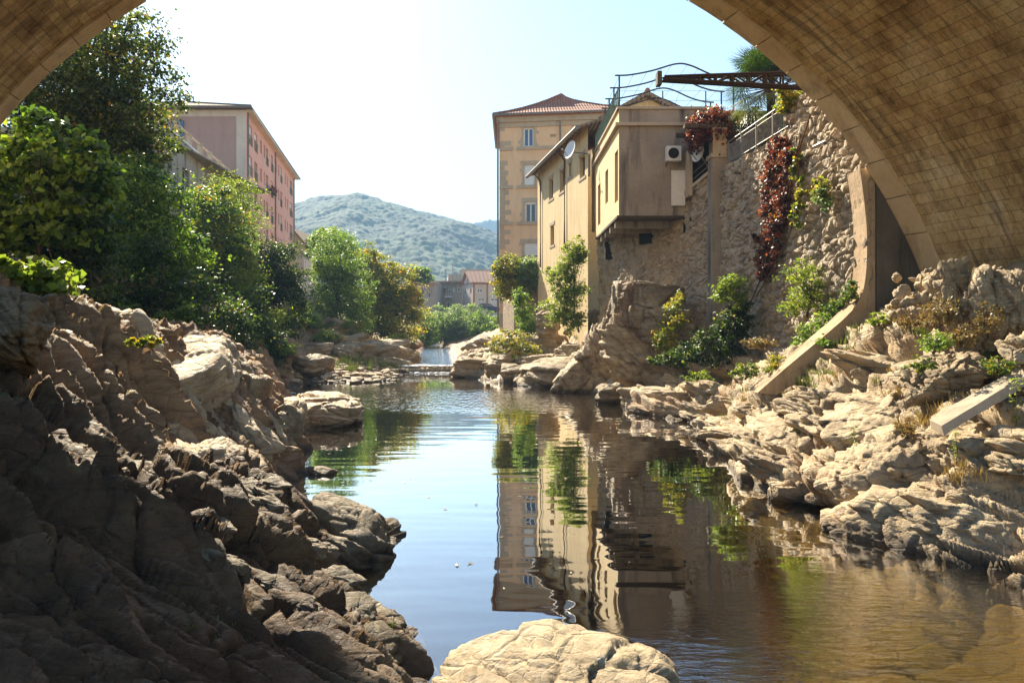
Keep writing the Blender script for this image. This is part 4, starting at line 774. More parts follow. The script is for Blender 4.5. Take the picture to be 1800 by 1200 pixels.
MB().add([(7.9, 33.6, 8.86), (8.0, 30.4, 8.86), (8.5, 27, 8.86), (8.6, 19, 8.86), (34, 19, 8.86), (34, 42, 8.86), (8, 42, 8.86)], [(0, 1, 2, 3, 4, 5, 6)]).build('terrace', M['concrete'], ww)
for (px0, px1, y0, y1), Y in zip(SLITS, (32.9, 36.0, 39.9)):
    a, b = at(px0, y1, Y), at(px1, y0, Y); MB().box(a[0]-.05, b[0]+.25, Y+.12, Y+.5, a[2], b[2]).build('slit_window', M['dark'], ww)
pil = thing('pilaster', 'tall brown stained concrete pilaster standing proud of the rubble wall', 'pilaster', (7.8, 30.6, 1))
MB().box(7.62, 8.22, 30.3, 31.0, 1, 9.35).build('shaft', M['annex'], pil); MB().box(7.56, 8.28, 30.24, 31.06, 9.35, 9.5).box(7.66, 8.2, 30.34, 30.96, 9.5, 10.5).build('capital', M['concrete'], pil)
MB().box(6.6, 11.5, 30.4, 30.6, 10.5, 10.66).box(6.6, 11.5, 31.9, 32.1, 10.5, 10.66).build('pergola_beam', M['bark'], pil)
# terrace railing
tr = thing('terrace_railing', 'pale metal railing with close upright bars along the top of the rubble wall', 'railing', (8.35, 27, 8.95)); r0, r1 = Vector((8.12, 29.9, 8.97)), Vector((8.46, 24.1, 8.97)); bars = MB(); U = Vector((0, 0, 1))
for z, r in ((.86, .032), (.08, .02), (.72, .015)): MB().bar(r0+U*z, r1+U*z, r).build('rail', M['zinc'], tr)
for k in range(5): p = r0.lerp(r1, k/4); MB().box(p.x-.03, p.x+.03, p.y-.03, p.y+.03, 8.95, 9.84).build('post', M['zinc'], tr)
for k in range(58): p = r0.lerp(r1, (k+.5)/58); bars.bar(p+U*.08, p+U*.74, .011, n=4)
bars.build('baluster', M['zinc'], tr)
# stone gate pier and slab beside the bridge
MBp = MB(); MBp.box(8.75, 9.5, 22.4, 23.4, 8.9, 10.1); gp = MBp.build('stone_pier', M['rubble']); tag(gp, 'short block of stone wall standing on the terrace next to the bridge arch', 'wall')
# steel lattice jib
jb = thing('lattice_jib', 'dark steel lattice boom reaching out toward the river, a black block at its tip', 'crane arm', at(1400, 140, 22)); T0, T1 = Vector(at(1168, 134.5, 22)), Vector(at(1420, 126, 21)); B0, B1 = Vector(at(1166, 139, 22)), Vector(at(1420, 153, 21))
for nm, a, b in (('top_chord', T0, T1), ('bottom_chord', B0, B1)):
    for dyv in (0, .22): MB().bar(a+Vector((0, dyv, 0)), b+Vector((0, dyv, 0)), .04, n=4).build(nm, M['jib'], jb)
lat = MB()
for k in range(8):
    u = .26+k*.115
    for dyv in (0, .22): o = Vector((0, dyv, 0)); lat.bar(T0.lerp(T1, u)+o, B0.lerp(B1, u)+o, .03, n=4); a, b = (B0, T0) if k % 2 else (T0, B0); a1, b1 = (B1, T1) if k % 2 else (T1, B1); lat.bar(a.lerp(a1, u)+o, b.lerp(b1, min(1, u+.11))+o, .024, n=4)
lat.build('lattice', M['jib'], jb); h0, h1 = at(1155, 149, 22), at(1163, 126, 22); MB().box(h0[0], h1[0], 21.93, 22.25, h0[2], h1[2]).build('end_block', M['steel'], jb)
pb = MB().bar((8.75, 23.2, 8.2), (8.75, 23.2, 10.4), .05); tag(pb.build('rusty_post', M['rust']), 'upright rusty steel post on the wall beside the bridge', 'post')
for a, b, lab in ((at(1375, 360, 23.9), at(1425, 200, 22.6), 'longer slanting rusty rod braced across the rubble wall'), (at(1386, 345, 23.6), at(1408, 235, 23.0), 'shorter slanting rusty rod beside the longer one on the rubble wall'), (at(1403, 395, 22.9), at(1403, 258, 22.9), 'upright rusty pipe fixed to the rubble wall above the red vine')):
    tag(MB().bar(a, b, .022).build('rusty_rod', M['rust']), lab, 'rod')
tag(MB().tube([at(1430, 258, 22.3), at(1455, 246, 21.6), at(1475, 240, 21)], .03, 6).build('wall_pipe', M['zinc']), 'short pale pipe running along the rubble wall under the bridge arch', 'pipe')
tag(MB().bar(at(1289, 303, 28.3), (8.45, 28.6, at(1289, 303, 28.3)[2]), .06).build('drain_spout', M['zinc']), 'small metal drain spout sticking out of the wall below the railing', 'spout')

# gabled house behind the annex
gh = thing('gabled_house', 'brown tiled gable end peeping over the flat roof of the box annex', 'house', (7.4, 47, 9)); gx0, gx1, gm, gz, gp_ = 5.2, 9.7, 7.4, 14.3, 15.55
MB().add([(gx0, 44, 9), (gx1, 44, 9), (gx1, 44, gz), (gm, 44, gp_), (gx0, 44, gz), (gx0, 52, 9), (gx1, 52, 9), (gx1, 52, gz), (gm, 52, gp_), (gx0, 52, gz)], [(0, 1, 2, 3, 4), (9, 8, 7, 6, 5), (0, 4, 9, 5), (1, 6, 7, 2)]).build('gable_wall', M['tan'], gh); r = MB()
for sgn, xe in ((-1, gx0-.5), (1, gx1+.5)): z_e = gz-.15; r.hexa([(xe, 43.5, z_e), (gm, 43.5, gp_+.06), (gm, 52, gp_+.06), (xe, 52, z_e)], [(xe, 43.5, z_e+.14), (gm, 43.5, gp_+.22), (gm, 52, gp_+.22), (xe, 52, z_e+.14)])
rr = r.build('roof', M['oldtiles'], gh); sc = MB()
for i in range(14):
    for xe in (gx0-.5, gx1+.5): u = (i+.5)/14; x = gm+(xe-gm)*u; z = gp_+.2+(gz-.01-gp_-.2)*u; sc.bar((x, 43.45, z-.12), (x, 43.9, z-.12), .12, n=7)
sc.build('verge_tile', M['oldtiles'], rr); MB().bar((gm, 43.45, gp_+.22), (gm, 52, gp_+.22), .14, n=8).build('ridge_tile', M['tiles'], rr)

# tower house
hA, hB = (-1.07, 68.0), (11, 66.3); tw = thing('tower_house', 'tall ochre house with stone quoins and low tiled hip roof, upstream on the right bank', 'house', (4, 70, 1))
H = [hole(hA, hB, 920, 938, 225, 258), hole(hA, hB, 921, 940, 290, 326), hole(hA, hB, 923, 942.5, 355, 392), hole(hA, hB, 921, 956, 427, 450), hole(hA, hB, 1010, 1028, 221, 255), hole(hA, hB, 967, 977, 236, 241)]
fh = facade(hA, hB, 1, 20.6, H, .25); fh.build('front_wall', M['ochre'], tw); facade((-1.07, 79), hA, 1, 20.6).build('side_wall', M['ochre'], tw); facade(hB, (12, 79), 1, 20.6).build('side_wall', M['ochre'], tw)
for i, h in enumerate(H): window(fh, h, tw, 'glass_blue' if i in (0, 4) else 'glass', 'quoin' if i == 5 else 'white', .11, .2, 0 if i == 5 else 1, {1: .98, 3: .95, 2: .12, 0: .07, 4: .12}.get(i, 0))
for z in (17.96, 14.7, 11.6, 5.2):
    for u0, u1 in ((0, 1.15), (1.5, 12)): MB().wallbox(fh.P(u0, 0, 0), fh.P(u1, 0, 0), z-.16, z+.12, 0, .12).build('string_course', M['quoin'], tw)
MB().wallbox(fh.P(-.1, 0), fh.P(12, 0), 19.75, 20.15, 0, .12).wallbox(fh.P(-.2, 0), fh.P(12, 0), 20.15, 20.6, 0, .3).build('cornice', M['quoin'], tw); rq = random.Random(4)
for k in range(46):
    w_ = (.85 if k % 2 else .5)*rq.uniform(.8, 1.2); z = 1+k*.42
    if rq.random() < .8 and z < 19.6: MB().wallbox(fh.P(0, 0), fh.P(w_, 0), z, z+.40, 0, .018).build('quoin', M['quoin'], tw)
for h in H[:5]:
    pts_ = []
    for sgn, u in ((-1, h[0]), (1, h[1])):
        mb = MB(); P0 = [(u, h[2])]; n_ = 6
        ws = [rq.uniform(.15, .45) for _ in range(n_)]; out = [(u, h[2]-.02)]+[p for k in range(n_) for p in ((u+sgn*ws[k], h[2]+k*(h[3]-h[2])/n_), (u+sgn*ws[k], h[2]+(k+1)*(h[3]-h[2])/n_))]+[(u, h[3])]
        fr_ = [fh.P(a_, z_, -.02) for a_, z_ in out]; bk = [fh.P(a_, z_, .01) for a_, z_ in out]; m_ = len(out); o_ = tuple(range(m_)) if sgn > 0 else tuple(range(m_-1, -1, -1))
        mb.add(fr_+bk, [o_]+[((i_+1) % m_, i_, i_+m_, (i_+1) % m_+m_) if sgn > 0 else (i_, (i_+1) % m_, (i_+1) % m_+m_, i_+m_) for i_ in range(m_)]).build('window_surround', M['quoin'], tw)
    MB().wallbox(fh.P(h[0]-.3, 0), fh.P(h[1]+.3, 0), h[3]+.003, h[3]+.35, 0, .022).build('lintel', M['quoin'], tw)
MB().tube([fh.P(fs(hA, hB, 985)[0], 20.1, -.1), fh.P(fs(hA, hB, 985)[0], 12, -.1)], .07, 6).build('downpipe', M['zinc'], tw)
MB().tube([fh.P(.0, 20.3, -.5), fh.P(-.12, 19.4, -.12), fh.P(-.12, 3, -.1)], .08, 6).build('downpipe', M['zinc'], tw)
def hip(c, z, apex, mat, par, ov=.16, sag=.25, n=5):
    """hip roof, slightly concave, from four eave corners to a ridge (two points)"""
    mb = MB(); cs = [Vector((x, y, z)) for x, y in c]; a, b = Vector(apex[0]), Vector(apex[1]); tops = [a, b, b, a]; rings = []
    for k in range(n+1):
        u = k/n; rings.append([cs[i].lerp(tops[i], u)-Vector((0, 0, sag*4*u*(1-u))) for i in range(4)])
    v = [p for rg in rings for p in rg]; f = [(3, 2, 1, 0)]
    for k in range(n):
        for i in range(4): f.append((4*k+i, 4*k+(i+1) % 4, 4*k+4+(i+1) % 4, 4*k+4+i))
    mb.add(v, f); r = mb.build('roof', mat, par); e = MB()
    for i in range(4): p, q_ = cs[i], cs[(i+1) % 4]; e.bar(p-Vector((0, 0, .05)), q_-Vector((0, 0, .05)), .1, n=6)
    e.build('gutter', M['zinc'], par); ht = MB()
    for i in range(4): ht.tube([rg[i]+Vector((0, 0, .04)) for rg in rings], .11, 6)
    ht.bar(a, b, .12).build('ridge_tile', mat, r); return r
hip([(-1.6, 67.3), (11.8, 65.5), (12.6, 80), (-1.6, 80)], 20.75, [(4.5, 72.5, 23.9), (5.2, 74, 23.9)], M['tiles'], tw)
vb = MB(); z0 = fs(hA, hB, 930, 474)[1]; vb.wallbox(fh.P(2.0, 0), fh.P(4.6, 0), z0-.2, z0, 0, 1.1); vb.build('balcony_slab', M['quoin'], tw); vb = MB()
for k in range(27): u = 2.0+k*.1; vb.bar(fh.P(u, z0, -1.05), fh.P(u, z0+1.05, -1.05), .016, n=4)
vb.bar(fh.P(2, z0+1.05, -1.05), fh.P(4.6, z0+1.05, -1.05), .03).bar(fh.P(2, z0+.55, -1.05), fh.P(4.6, z0+.55, -1.05), .02); vb.build('balcony_railing', M['steel'], tw)
# terrace wall below the tower house
tws = thing('stone_terrace_wall', 'brown stone terrace wall at the foot of the tower house, draped with ivy', 'wall', (1, 58, 1)); zt = at(0, 462, 57)[2]
MB().wallbox((-.75, 66), (.15, 57.5), .5, zt, -1, 0).build('masonry', M['rubble_far'], tws); MB().wallbox((.15, 57.5), (2.3, 55.4), .5, zt-.3, -1, 0).build('masonry', M['rubble_far'], tws)
MB().wallbox((-.8, 66), (.15, 57.4), zt, zt+.15, -1, .1).wallbox((.15, 57.4), (2.3, 55.3), zt-.3, zt-.15, -1, .1).build('coping', M['quoin'], tws)
ld = MB(); a = Vector(at(943, 560, 55)); b = Vector(at(945, 500, 55)); o = Vector((.3, -.25, 0)); ld.bar(a, b, .03).bar(a+o, b+o, .03)
for k in range(9): ld.bar(a.lerp(b, k/9)+o*0, a.lerp(b, k/9)+o, .018)
tag(ld.build('wall_ladder', M['steel']), 'narrow steel ladder fixed to the brown terrace wall', 'ladder')

# pink apartment block
pA, pB = (-24.7, 74.0), (-29.8, 109.0); pk = thing('pink_apartment_block', 'long pink apartment block with rows of windows and small balconies on the left bank', 'building', (-30, 90, 2))
cols = [(437, 443.3, 1), (447.3, 452.5, 1), (457.5, 460.3, 0), (463.5, 466.3, 0), (467.7, 471.3, 1), (476.5, 479.8, 1), (484.6, 486.6, 0), (489, 491, 0), (492.6, 495.6, 1), (500.9, 502.4, 0), (504.8, 506.3, 0), (509.5, 513.6, 1)]
H = []; K = []
for r in range(6):
    for ci, (x0, x1, tall) in enumerate(cols):
        a, b = fs(pA, pB, x0)[0], fs(pA, pB, x1)[0]; zt = 21.95-r*2.9; H.append((a, b, zt-(1.85 if tall else 1.35), zt)); K.append((r, ci, tall))
fp = facade(pA, pB, 1, 22.9, H, .28); fp.build('river_wall', M['pink'], pk); rq = random.Random(9)
for h, (r, ci, tall) in zip(H, K): window(fp, h, pk, 'glass', 'white' if rq.random() < .6 else 'cream', .08, .24, 1 if tall else 0, rq.choice([0, .3, .6, .95]) if tall else rq.choice([0, 0, .95]))
for h, (r, ci, tall) in zip(H, K):
    if tall:
        b = MB(); 
        for k in range(6): u = h[0]+(h[1]-h[0])*k/5; b.bar(fp.P(u, h[2], -.04), fp.P(u, h[2]+.85, -.04), .02, n=4)
        b.bar(fp.P(h[0], h[2]+.85, -.04), fp.P(h[1], h[2]+.85, -.04), .03); b.build('window_rail', M['greenmetal'], pk)
facade((-42, 74.0), pA, 1, 22.9, [(8.2-1.5, 8.2, 19.5, 21.6)] if 0 else [], .2).build('end_wall', M['pink_shaded'], pk)
MB().wallbox((-25.6, 74), (-24.7, 74), 1, 22.9, 0, .03).wallbox((-42, 74), (-25.6, 74), 22.3, 22.9, 0, .03).build('trim', M['cream'], pk)
sh = [at(303, 212, 73.9), at(323, 240, 73.9)]; MB().box(sh[0][0], sh[1][0], 73.85, 73.98, sh[1][2], sh[0][2]).build('louvred_shutter', M['glass_blue'], pk)
for px in (434.5, 483, 515.8): s = max(.12, fs(pA, pB, px)[0]); MB().bar(fp.P(s, 1, -.1), fp.P(s, 22.8, -.1), .08).build('downpipe', M['zinc'], pk)
hip([(-24.0, 73.2), (-29.2, 109.8), (-44, 108), (-42, 73)], 23.05, [(-32.5, 79, 25.0), (-37, 103, 25.0)], M['oldtiles'], pk, sag=0)
MB().wallbox(pA, pB, 22.75, 22.98, 0, .65).build('eave', M['cream'], pk)
MB().bar((-35.2, 79, 25), (-35.2, 79, 26.7), .03).bar((-35.2, 79, 26.2), (-34.4, 79, 26.6), .02).build('aerial', M['zinc'], pk)
fl = thing('flower_box', 'box of red flowers on a window rail of the pink apartment block', 'flower box', fp.P(fs(pA, pB, 478)[0], 17.4, -.2)); u0, u1 = fs(pA, pB, 472)[0], fs(pA, pB, 481)[0]; zf = fs(pA, pB, 476, 337)[1]
MB().wallbox(fp.P(u0, 0), fp.P(u1, 0), zf-.15, zf+.1, .1, .35).build('trough', M['bark'], fl); q = np.random.RandomState(5); C = np.array([fp.P(u0+(u1-u0)*q.rand(), zf+.2+q.rand()*.3, -.25-q.rand()*.2) for _ in range(260)]); leafmesh('flowers', C, np.tile([.5, -.5, .5], (260, 1)), .16, 'red', q, q.rand(260)*.7+.3, fl)
# grey terrace building in front of it
gA, gB = (-19.2, 44.0), (-22.0, 64.0); gy = thing('grey_terrace_building', 'weathered grey rendered building with dark streaks and a railed roof terrace, half hidden by trees', 'building', (-22, 53, 3))
H = [hole(gA, gB, 320, 332, 298, 345), hole(gA, gB, 357, 364, 322, 350), hole(gA, gB, 388, 393, 322, 345), hole(gA, gB, 296, 303, 268, 300)]
fg = facade(gA, gB, 3, 13.9, H, .3); fg.build('river_wall', M['grey'], gy); facade((-30, 44), gA, 3, 13.9).build('end_wall', M['grey'], gy)
for h in H: window(fg, h, gy, rev=.26)
MB().box(-34, -19.4, 44, 64, 13.5, 13.6).build('terrace_roof', M['grey'], gy); MB().wallbox(gA, gB, 13.9, 14.0, -.35, .12).build('coping', M['white'], gy)
for k in range(8): s = .3+k*2.75; MB().wallbox(fg.P(s, 0, .05), fg.P(s+.28, 0, .05), 14.0, 14.95, -.28, 0).build('parapet_post', M['quoin'], gy)
MB().bar(fg.P(.3, 14.85, .2), fg.P(19.8, 14.85, .2), .06).build('parapet_rail', M['quoin'], gy)
# small white house
wh = thing('white_house', 'small white gabled house with a brown roof squeezed beside the pink apartment block', 'house', (-31, 118, 4)); Yh = 113; x0, x1 = at(517, 0, Yh)[0]-3.2, at(534, 0, Yh)[0]; ze, zp = at(0, 432, Yh)[2], at(0, 404, Yh)[2]; xm = (x0+x1)/2+.8
H = [( (x1-x0)-1.3, (x1-x0)-.7, at(0, 450, Yh)[2], at(0, 440, Yh)[2]), ((x1-x0)-1.3, (x1-x0)-.7, at(0, 470, Yh)[2], at(0, 460, Yh)[2])]
fw = facade((x0, Yh), (x1, Yh), 2, ze, H, .2); fw.build('front_wall', M['cream'], wh); MB().add([(x0, Yh, ze), (x1, Yh, ze), (xm, Yh, zp)], [(0, 1, 2)]).build('gable', M['cream'], wh); facade((x1, Yh), (x1-.6, Yh+12), 2, ze).build('side_wall', M['cream'], wh)
for h in H: window(fw, h, wh)
r = MB(); 
for xe in (x0-.6, x1+.8): r.hexa([(xe, Yh-1, ze-.3), (xm, Yh-1, zp+.1), (xm, Yh+12, zp+.1), (xe, Yh+12, ze-.3)], [(xe, Yh-1, ze-.1), (xm, Yh-1, zp+.3), (xm, Yh+12, zp+.3), (xe, Yh+12, ze-.1)])
r.build('roof', M['oldtiles'], wh)

# village across the stream
def blockhouse(name, label, x0, x1, y0, y1, Y, dep, mat, wins=(), cat='building', zb=0, frame='white', glass='glass', sh=0):
    t = thing(name, label, cat, at((x0+x1)/2, 560, Y)); a, b = at(x0, y1, Y), at(x1, y0, Y); p0, p1 = (a[0], Y), (b[0], Y); H = [hole(p0, p1, *w_) for w_ in wins]; f_ = facade(p0, p1, zb, b[2], H, .3); f_.build('front_wall', M[mat], t)
    facade(p1, (p1[0]+dep*.05, Y+dep), zb, b[2]).build('side_wall', M[mat], t); facade((p0[0]-dep*.1, Y+dep), p0, zb, b[2]).build('side_wall', M[mat], t)
    for h in H: window(f_, h, t, glass, frame, .12, .25, 1, sh)
    return t, f_, b[2]
t, f_, z = blockhouse('factory_building', 'low grey factory building with uneven flat roofs beyond the willow thicket', 766, 812, 498, 545, 150, 12, 'factory', [(775, 783, 508, 517), (785, 792, 508, 517), (796, 800, 506, 513), (804, 810, 505, 513), (768, 782, 528, 543), (785, 795, 530, 543)])
MB().box(at(764, 0, 150)[0], at(813, 0, 150)[0], 149, 162, z, z+.4).build('roof_slab', M['oldtiles'], t); MB().box(at(783, 0, 148)[0], at(794, 0, 148)[0], 146, 150, at(0, 523, 148)[2], at(0, 521, 148)[2]).build('canopy', M['white'], t)
MB().box(at(770, 0, 149)[0], at(786, 0, 149)[0], 147, 150, at(0, 508, 149)[2], at(0, 505, 149)[2]).build('canopy', M['zinc'], t)
t, f_, z = blockhouse('factory_wing', 'brownish factory wing with tall windows at the left end, under the spreading tree', 727, 766, 498, 550, 140, 14, 'factory', [(736, 746, 508, 524), (750, 757, 506, 524), (728, 733, 537, 545), (738, 746, 537, 547)], frame='shutter')
MB().box(at(725, 0, 140)[0], at(768, 0, 140)[0], 139, 152, z, z+.35).build('roof_slab', M['quoin'], t); MB().add([(*at(730, 498, 141)[:2], z+.35), (*at(748, 498, 141)[:2], z+.35), (at(748, 0, 141)[0], 148, z+2.1), (at(730, 0, 141)[0], 148, z+2.1)], [(0, 1, 2, 3)]).build('roof', M['tiles'], t)
t, f_, z = blockhouse('stone_block', 'flat-topped grey stone block rising behind the cream house', 788, 884, 482, 520, 175, 15, 'factory', [])
MB().box(at(810, 0, 176)[0], at(878, 0, 176)[0], 176, 186, z, z+1.2).build('roof_slab', M['quoin'], t)
ch = thing('cream_house', 'cream house with orange timber framing and a pinkish tiled roof, beyond the dark blue car', 'house', at(850, 545, 142)); Yc = 142; x0, x1 = at(832, 0, Yc)[0], at(882, 0, Yc)[0]; ze, zr = at(0, 497, Yc)[2], at(0, 482, Yc+4)[2]
p0, p1 = (x0, Yc), (x1, Yc); H = [hole(p0, p1, 838.5, 848, 507, 514.5), hole(p0, p1, 840, 852, 524, 529), hole(p0, p1, 862, 876, 524, 529)]; fcx = facade(p0, p1, 1, ze, H, .25); fcx.build('front_wall', M['cream'], ch)
for h in H: window(fcx, h, ch, t=.13)
pl_ = (at(813, 0, Yc+7)[0], Yc+7); H2 = [hole(pl_, p0, 816, 819, 508, 517), hole(pl_, p0, 826, 829, 507, 516)]; fl2 = facade(pl_, p0, 1, ze, H2, .2); fl2.build('side_wall', M['cream'], ch)
for h in H2: window(fl2, h, ch)
gm_ = ((pl_[0]+x0)/2, Yc+3.5); MB().add([(*pl_, ze), (x0, Yc, ze), (*gm_, zr+.2)], [(0, 1, 2)]).build('gable', M['cream'], ch)
MB().hexa([(x0-.5, Yc-.6, ze-.1), (x1, Yc-.6, ze-.1), (x1, gm_[1], zr+.3), (gm_[0]-.5, gm_[1], zr+.3)], [(x0-.5, Yc-.6, ze+.1), (x1, Yc-.6, ze+.1), (x1, gm_[1], zr+.55), (gm_[0]-.5, gm_[1], zr+.55)]).add([(gm_[0]-.5, gm_[1], zr+.5), (x1, gm_[1], zr+.5), (x1, Yc+8, ze), (pl_[0]-.5, Yc+8, ze)], [(0, 1, 2, 3)]).build('roof', mat_tiles('pinkish_tiles', (.55, .30, .2), (.4, .22, .15)), ch)
ob = MB(); ob.box(x0-.05, x0+.25, Yc-.06, Yc, 1, ze); xq = at(856.5, 0, Yc)[0]; ob.box(xq-.15, xq+.15, Yc-.06, Yc, 1, ze); ob.wallbox(p0, p1, ze-.25, ze, 0, .06); ob.bar((*pl_, ze), (x0, Yc, ze), .12, n=4).bar((gm_[0], gm_[1], ze), (gm_[0], gm_[1], zr), .1, n=4).bar((*pl_, ze-.05), (gm_[0], gm_[1]-.1, zr+.25), .14, n=4).bar((x0, Yc-.1, ze-.05), (gm_[0], gm_[1]-.1, zr+.25), .14, n=4); ob.build('timber_frame', M['orange'], ch)
for px, hgt, lab in ((783, 25, 'left thin aerial mast above the factory roofs'), (796, 30, 'taller thin aerial mast in the middle above the factory roofs'), (809, 22, 'right thin aerial mast in front of the stone block')):
    b = at(px, 497, 152); tag(MB().bar(b, (b[0], b[1], b[2]+hgt*152/F), .06).build('aerial_mast', M['zinc']), lab, 'mast')
# dark blue car
car = thing('parked_car', 'dark blue parked car half hidden by bushes in front of the cream house', 'car', at(857, 549, 132)); cx, cy, cz = at(857, 549, 132); Lc = 1.0
def prof(pts, w0, w1, name, mat):
    mb = MB(); n = len(pts); v = [(cx+x, cy+w0, cz+z) for x, z in pts]+[(cx+x, cy+w1, cz+z) for x, z in pts]; mb.add(v, [tuple(range(n)), tuple(range(2*n-1, n-1, -1))]+[(i, i+n, (i+1) % n+n, (i+1) % n) for i in range(n)]); return mb.build(name, mat, car)
bd = mat_flat('dark_blue_car_paint', (.015, .03, .10), .25)
prof([(-2.0, .3), (2.0, .3), (2.05, .7), (1.85, .88), (1.1, .95), (-1.6, .98), (-2.0, .85)], -.85, .85, 'body', bd); prof([(-1.6, .97), (1.1, .94), (.5, 1.42), (-.9, 1.46), (-1.35, 1.3)], -.72, .72, 'roof', bd)
prof([(-1.25, 1.0), (.85, 1.0), (.42, 1.36), (-.85, 1.39)], -.75, -.73, 'side_window', M['glass'])
for x in (-1.25, 1.3):
    for y in (-.86, .66): MB().bar((cx+x, cy+y, cz+.32), (cx+x, cy+y+.2, cz+.32), .32, n=16).build('wheel', M['steel'], car)
# ---------------------------------------------------------------- forested hills
def hill_mat(name):
    m = N(name); p = m.pos(); a = m.noise(p, .012, 5, .6); b = m.noise(p, .035, 8, .8); v = m.new('ShaderNodeTexVoronoi'); v.inputs['Scale'].default_value = .13; m.l(p, v.inputs['Vector'])
    c = m.ramp(m.math('ADD', m.math('MULTIPLY', a, .6), m.math('MULTIPLY', b, .4)), [(.38, (.010, .032, .022)), (.5, (.022, .06, .028)), (.62, (.055, .105, .032)), (.76, (.12, .15, .045))]); c = m.mix(.2, c, v.outputs[1], 'OVERLAY'); s_ = m.new('ShaderNodeHueSaturation'); s_.inputs['Saturation'].default_value = .8; m.l(c, s_.inputs['Color'])
    return m.done(s_.outputs[0], .95)
def hill(name, prof, Yr, y0, y1, na, nb, a0, a1, mat, canopy=1.0, seed=0.):
    a = np.linspace(a0, a1, na); Y = np.linspace(y0, y1, nb); AA, YY = np.meshgrid(a, Y); X = AA*YY; px = 900+AA*F; py = np.interp(px, [q[0] for q in prof], [q[1] for q in prof]); zr = CAMH+(HOR-py)/F*Yr
    u = np.clip((YY-y0)/(Yr-y0), 0, 1); sh = np.where(YY < Yr, u**.85*(1.0)-.0*u, 1-.35*((YY-Yr)/(y1-Yr))**1.2); P = np.stack([X.ravel(), YY.ravel(), 0*X.ravel()], 1)
    sp = fbm(np.stack([P[:, 0]/190, P[:, 1]/330, 0*P[:, 0]+seed], 1), 4).reshape(X.shape); Z = 3+(zr-3)*sh+sp*34*np.clip(u*(1-u)*4, 0, 1)*(YY < Yr)
    f1, f2, idd = worley(np.stack([P[:, 0]/5.5, P[:, 1]/5.5, 0*P[:, 0]+seed], 1)); g1, g2, gid = worley(np.stack([P[:, 0]/22, P[:, 1]/22, 0*P[:, 0]+seed+3], 1))
    Z = Z.ravel()+canopy*((1-np.clip(f1, 0, 1)**1.5)*5+idd*3+fbm(P/np.array([30, 30, 1]), 3)*7-6); P[:, 2] = Z; ii = np.arange(na*nb).reshape(nb, na); f = np.stack([ii[:-1, :-1], ii[:-1, 1:], ii[1:, 1:], ii[1:, :-1]], 2).reshape(-1, 4)
    return tag(obj(name, mesh_from(name, P, f, mat, True)), kind='structure')
HM = hill_mat('forest')
PR = [(-600, 470), (0, 440), (300, 420), (420, 398), (470, 376), (515, 360), (545, 350), (600, 344), (625, 345), (650, 351), (700, 361), (760, 377), (830, 394), (880, 412), (960, 440), (1200, 455), (2400, 470)]
hill('wooded_hill', PR, 900, 330, 1250, 620, 420, -.42, .12, HM, .42); 
hill('far_hill', [(200, 470), (600, 440), (760, 410), (810, 398), (850, 387), (880, 384), (940, 386), (1100, 400), (1500, 440)], 1380, 1255, 1650, 260, 60, -.42, .3, HM, .8, 5.)
q = np.random.RandomState(77); qq = random.Random(5)
# ---------------------------------------------------------------- ground cover, weeds and tufts
def blades(name, spots, h, mat, seed, per=26, spread=.10, kind=None, label=None, cat=None, group=None, lean=.5):
    q = np.random.RandomState(seed); v = []; tint = []
    for (x, y, z, s) in spots:
        n = max(3, int(per*q.uniform(.5, 1.4))); a = q.uniform(0, 2*np.pi, n); r = spread*s*np.sqrt(q.rand(n)); b = np.stack([x+r*np.cos(a), y+r*np.sin(a), np.full(n, z-.03)], 1); L = h*s*q.uniform(.5, 1.2, n); t = b+np.stack([np.cos(a)*lean*L*q.rand(n), np.sin(a)*lean*L*q.rand(n), L], 1)
        w_ = np.stack([-np.sin(a), np.cos(a), 0*a], 1)*(.006+.03*h*s*.12)[..., None] if False else np.stack([-np.sin(a), np.cos(a), 0*a], 1)*(.005+.012*h*s); m_ = (b+t)/2+np.array([0, 0, .08*h*s]); v.append(np.stack([b-w_*.5, m_-w_, t, m_+w_], 1).reshape(-1, 3)); tint += list(np.clip(q.rand()*.5+q.rand(n)*.5, 0, 1))
    v = np.concatenate(v); f = np.arange(len(v)).reshape(-1, 4); o = np.array(spots[0][:3]); ob = obj(name, mesh_from(name, v-o, f, LM[mat], False, None, {'tint': tint}), None, tuple(o)); return tag(ob, label, cat, group, kind)
def cover(name, boxes, n, mat, h, seed, zmin=.25):
    q = np.random.RandomState(seed); sp = []
    for _ in range(n):
        x0, x1, Y0, Y1 = boxes[q.randint(len(boxes))]; Y = Y0+(Y1-Y0)*q.rand(); px = x0+(x1-x0)*q.rand(); x = (px-900)/F*Y
        if noise(np.array([[x*.6+seed, Y*.6, 0]]))[0] < -.02: continue
        z = ground_z(x, Y)
        if z > zmin: sp.append((x, Y, z, q.uniform(.6, 1.4)*(Y/14)**.35))
    blades(name, sp, h, mat, seed, kind='stuff')
cover('dry_grass', [(1500, 1800, 12, 17), (1560, 1770, 12.3, 15), (1560, 1770, 12.3, 15), (1330, 1520, 15.5, 21), (1560, 1760, 10.5, 13), (1230, 1400, 20, 27)], 520, 'dry', .17, 5)
cover('green_grass', [(1400, 1560, 15, 20), (1180, 1330, 22, 30), (1600, 1800, 13, 16), (860, 1040, 40, 48), (545, 730, 44, 64), (450, 520, 30, 40)], 700, 'grass', .2, 6)
cover('gravel_bar_weeds', [(590, 700, 45, 50), (640, 740, 55, 66), (560, 650, 50, 62)], 260, 'grass', .32, 9, .1)
cover('rock_moss', [(420, 720, 6.0, 7.2), (300, 600, 5, 6.3)], 60, 'grass', .05, 12, .3)
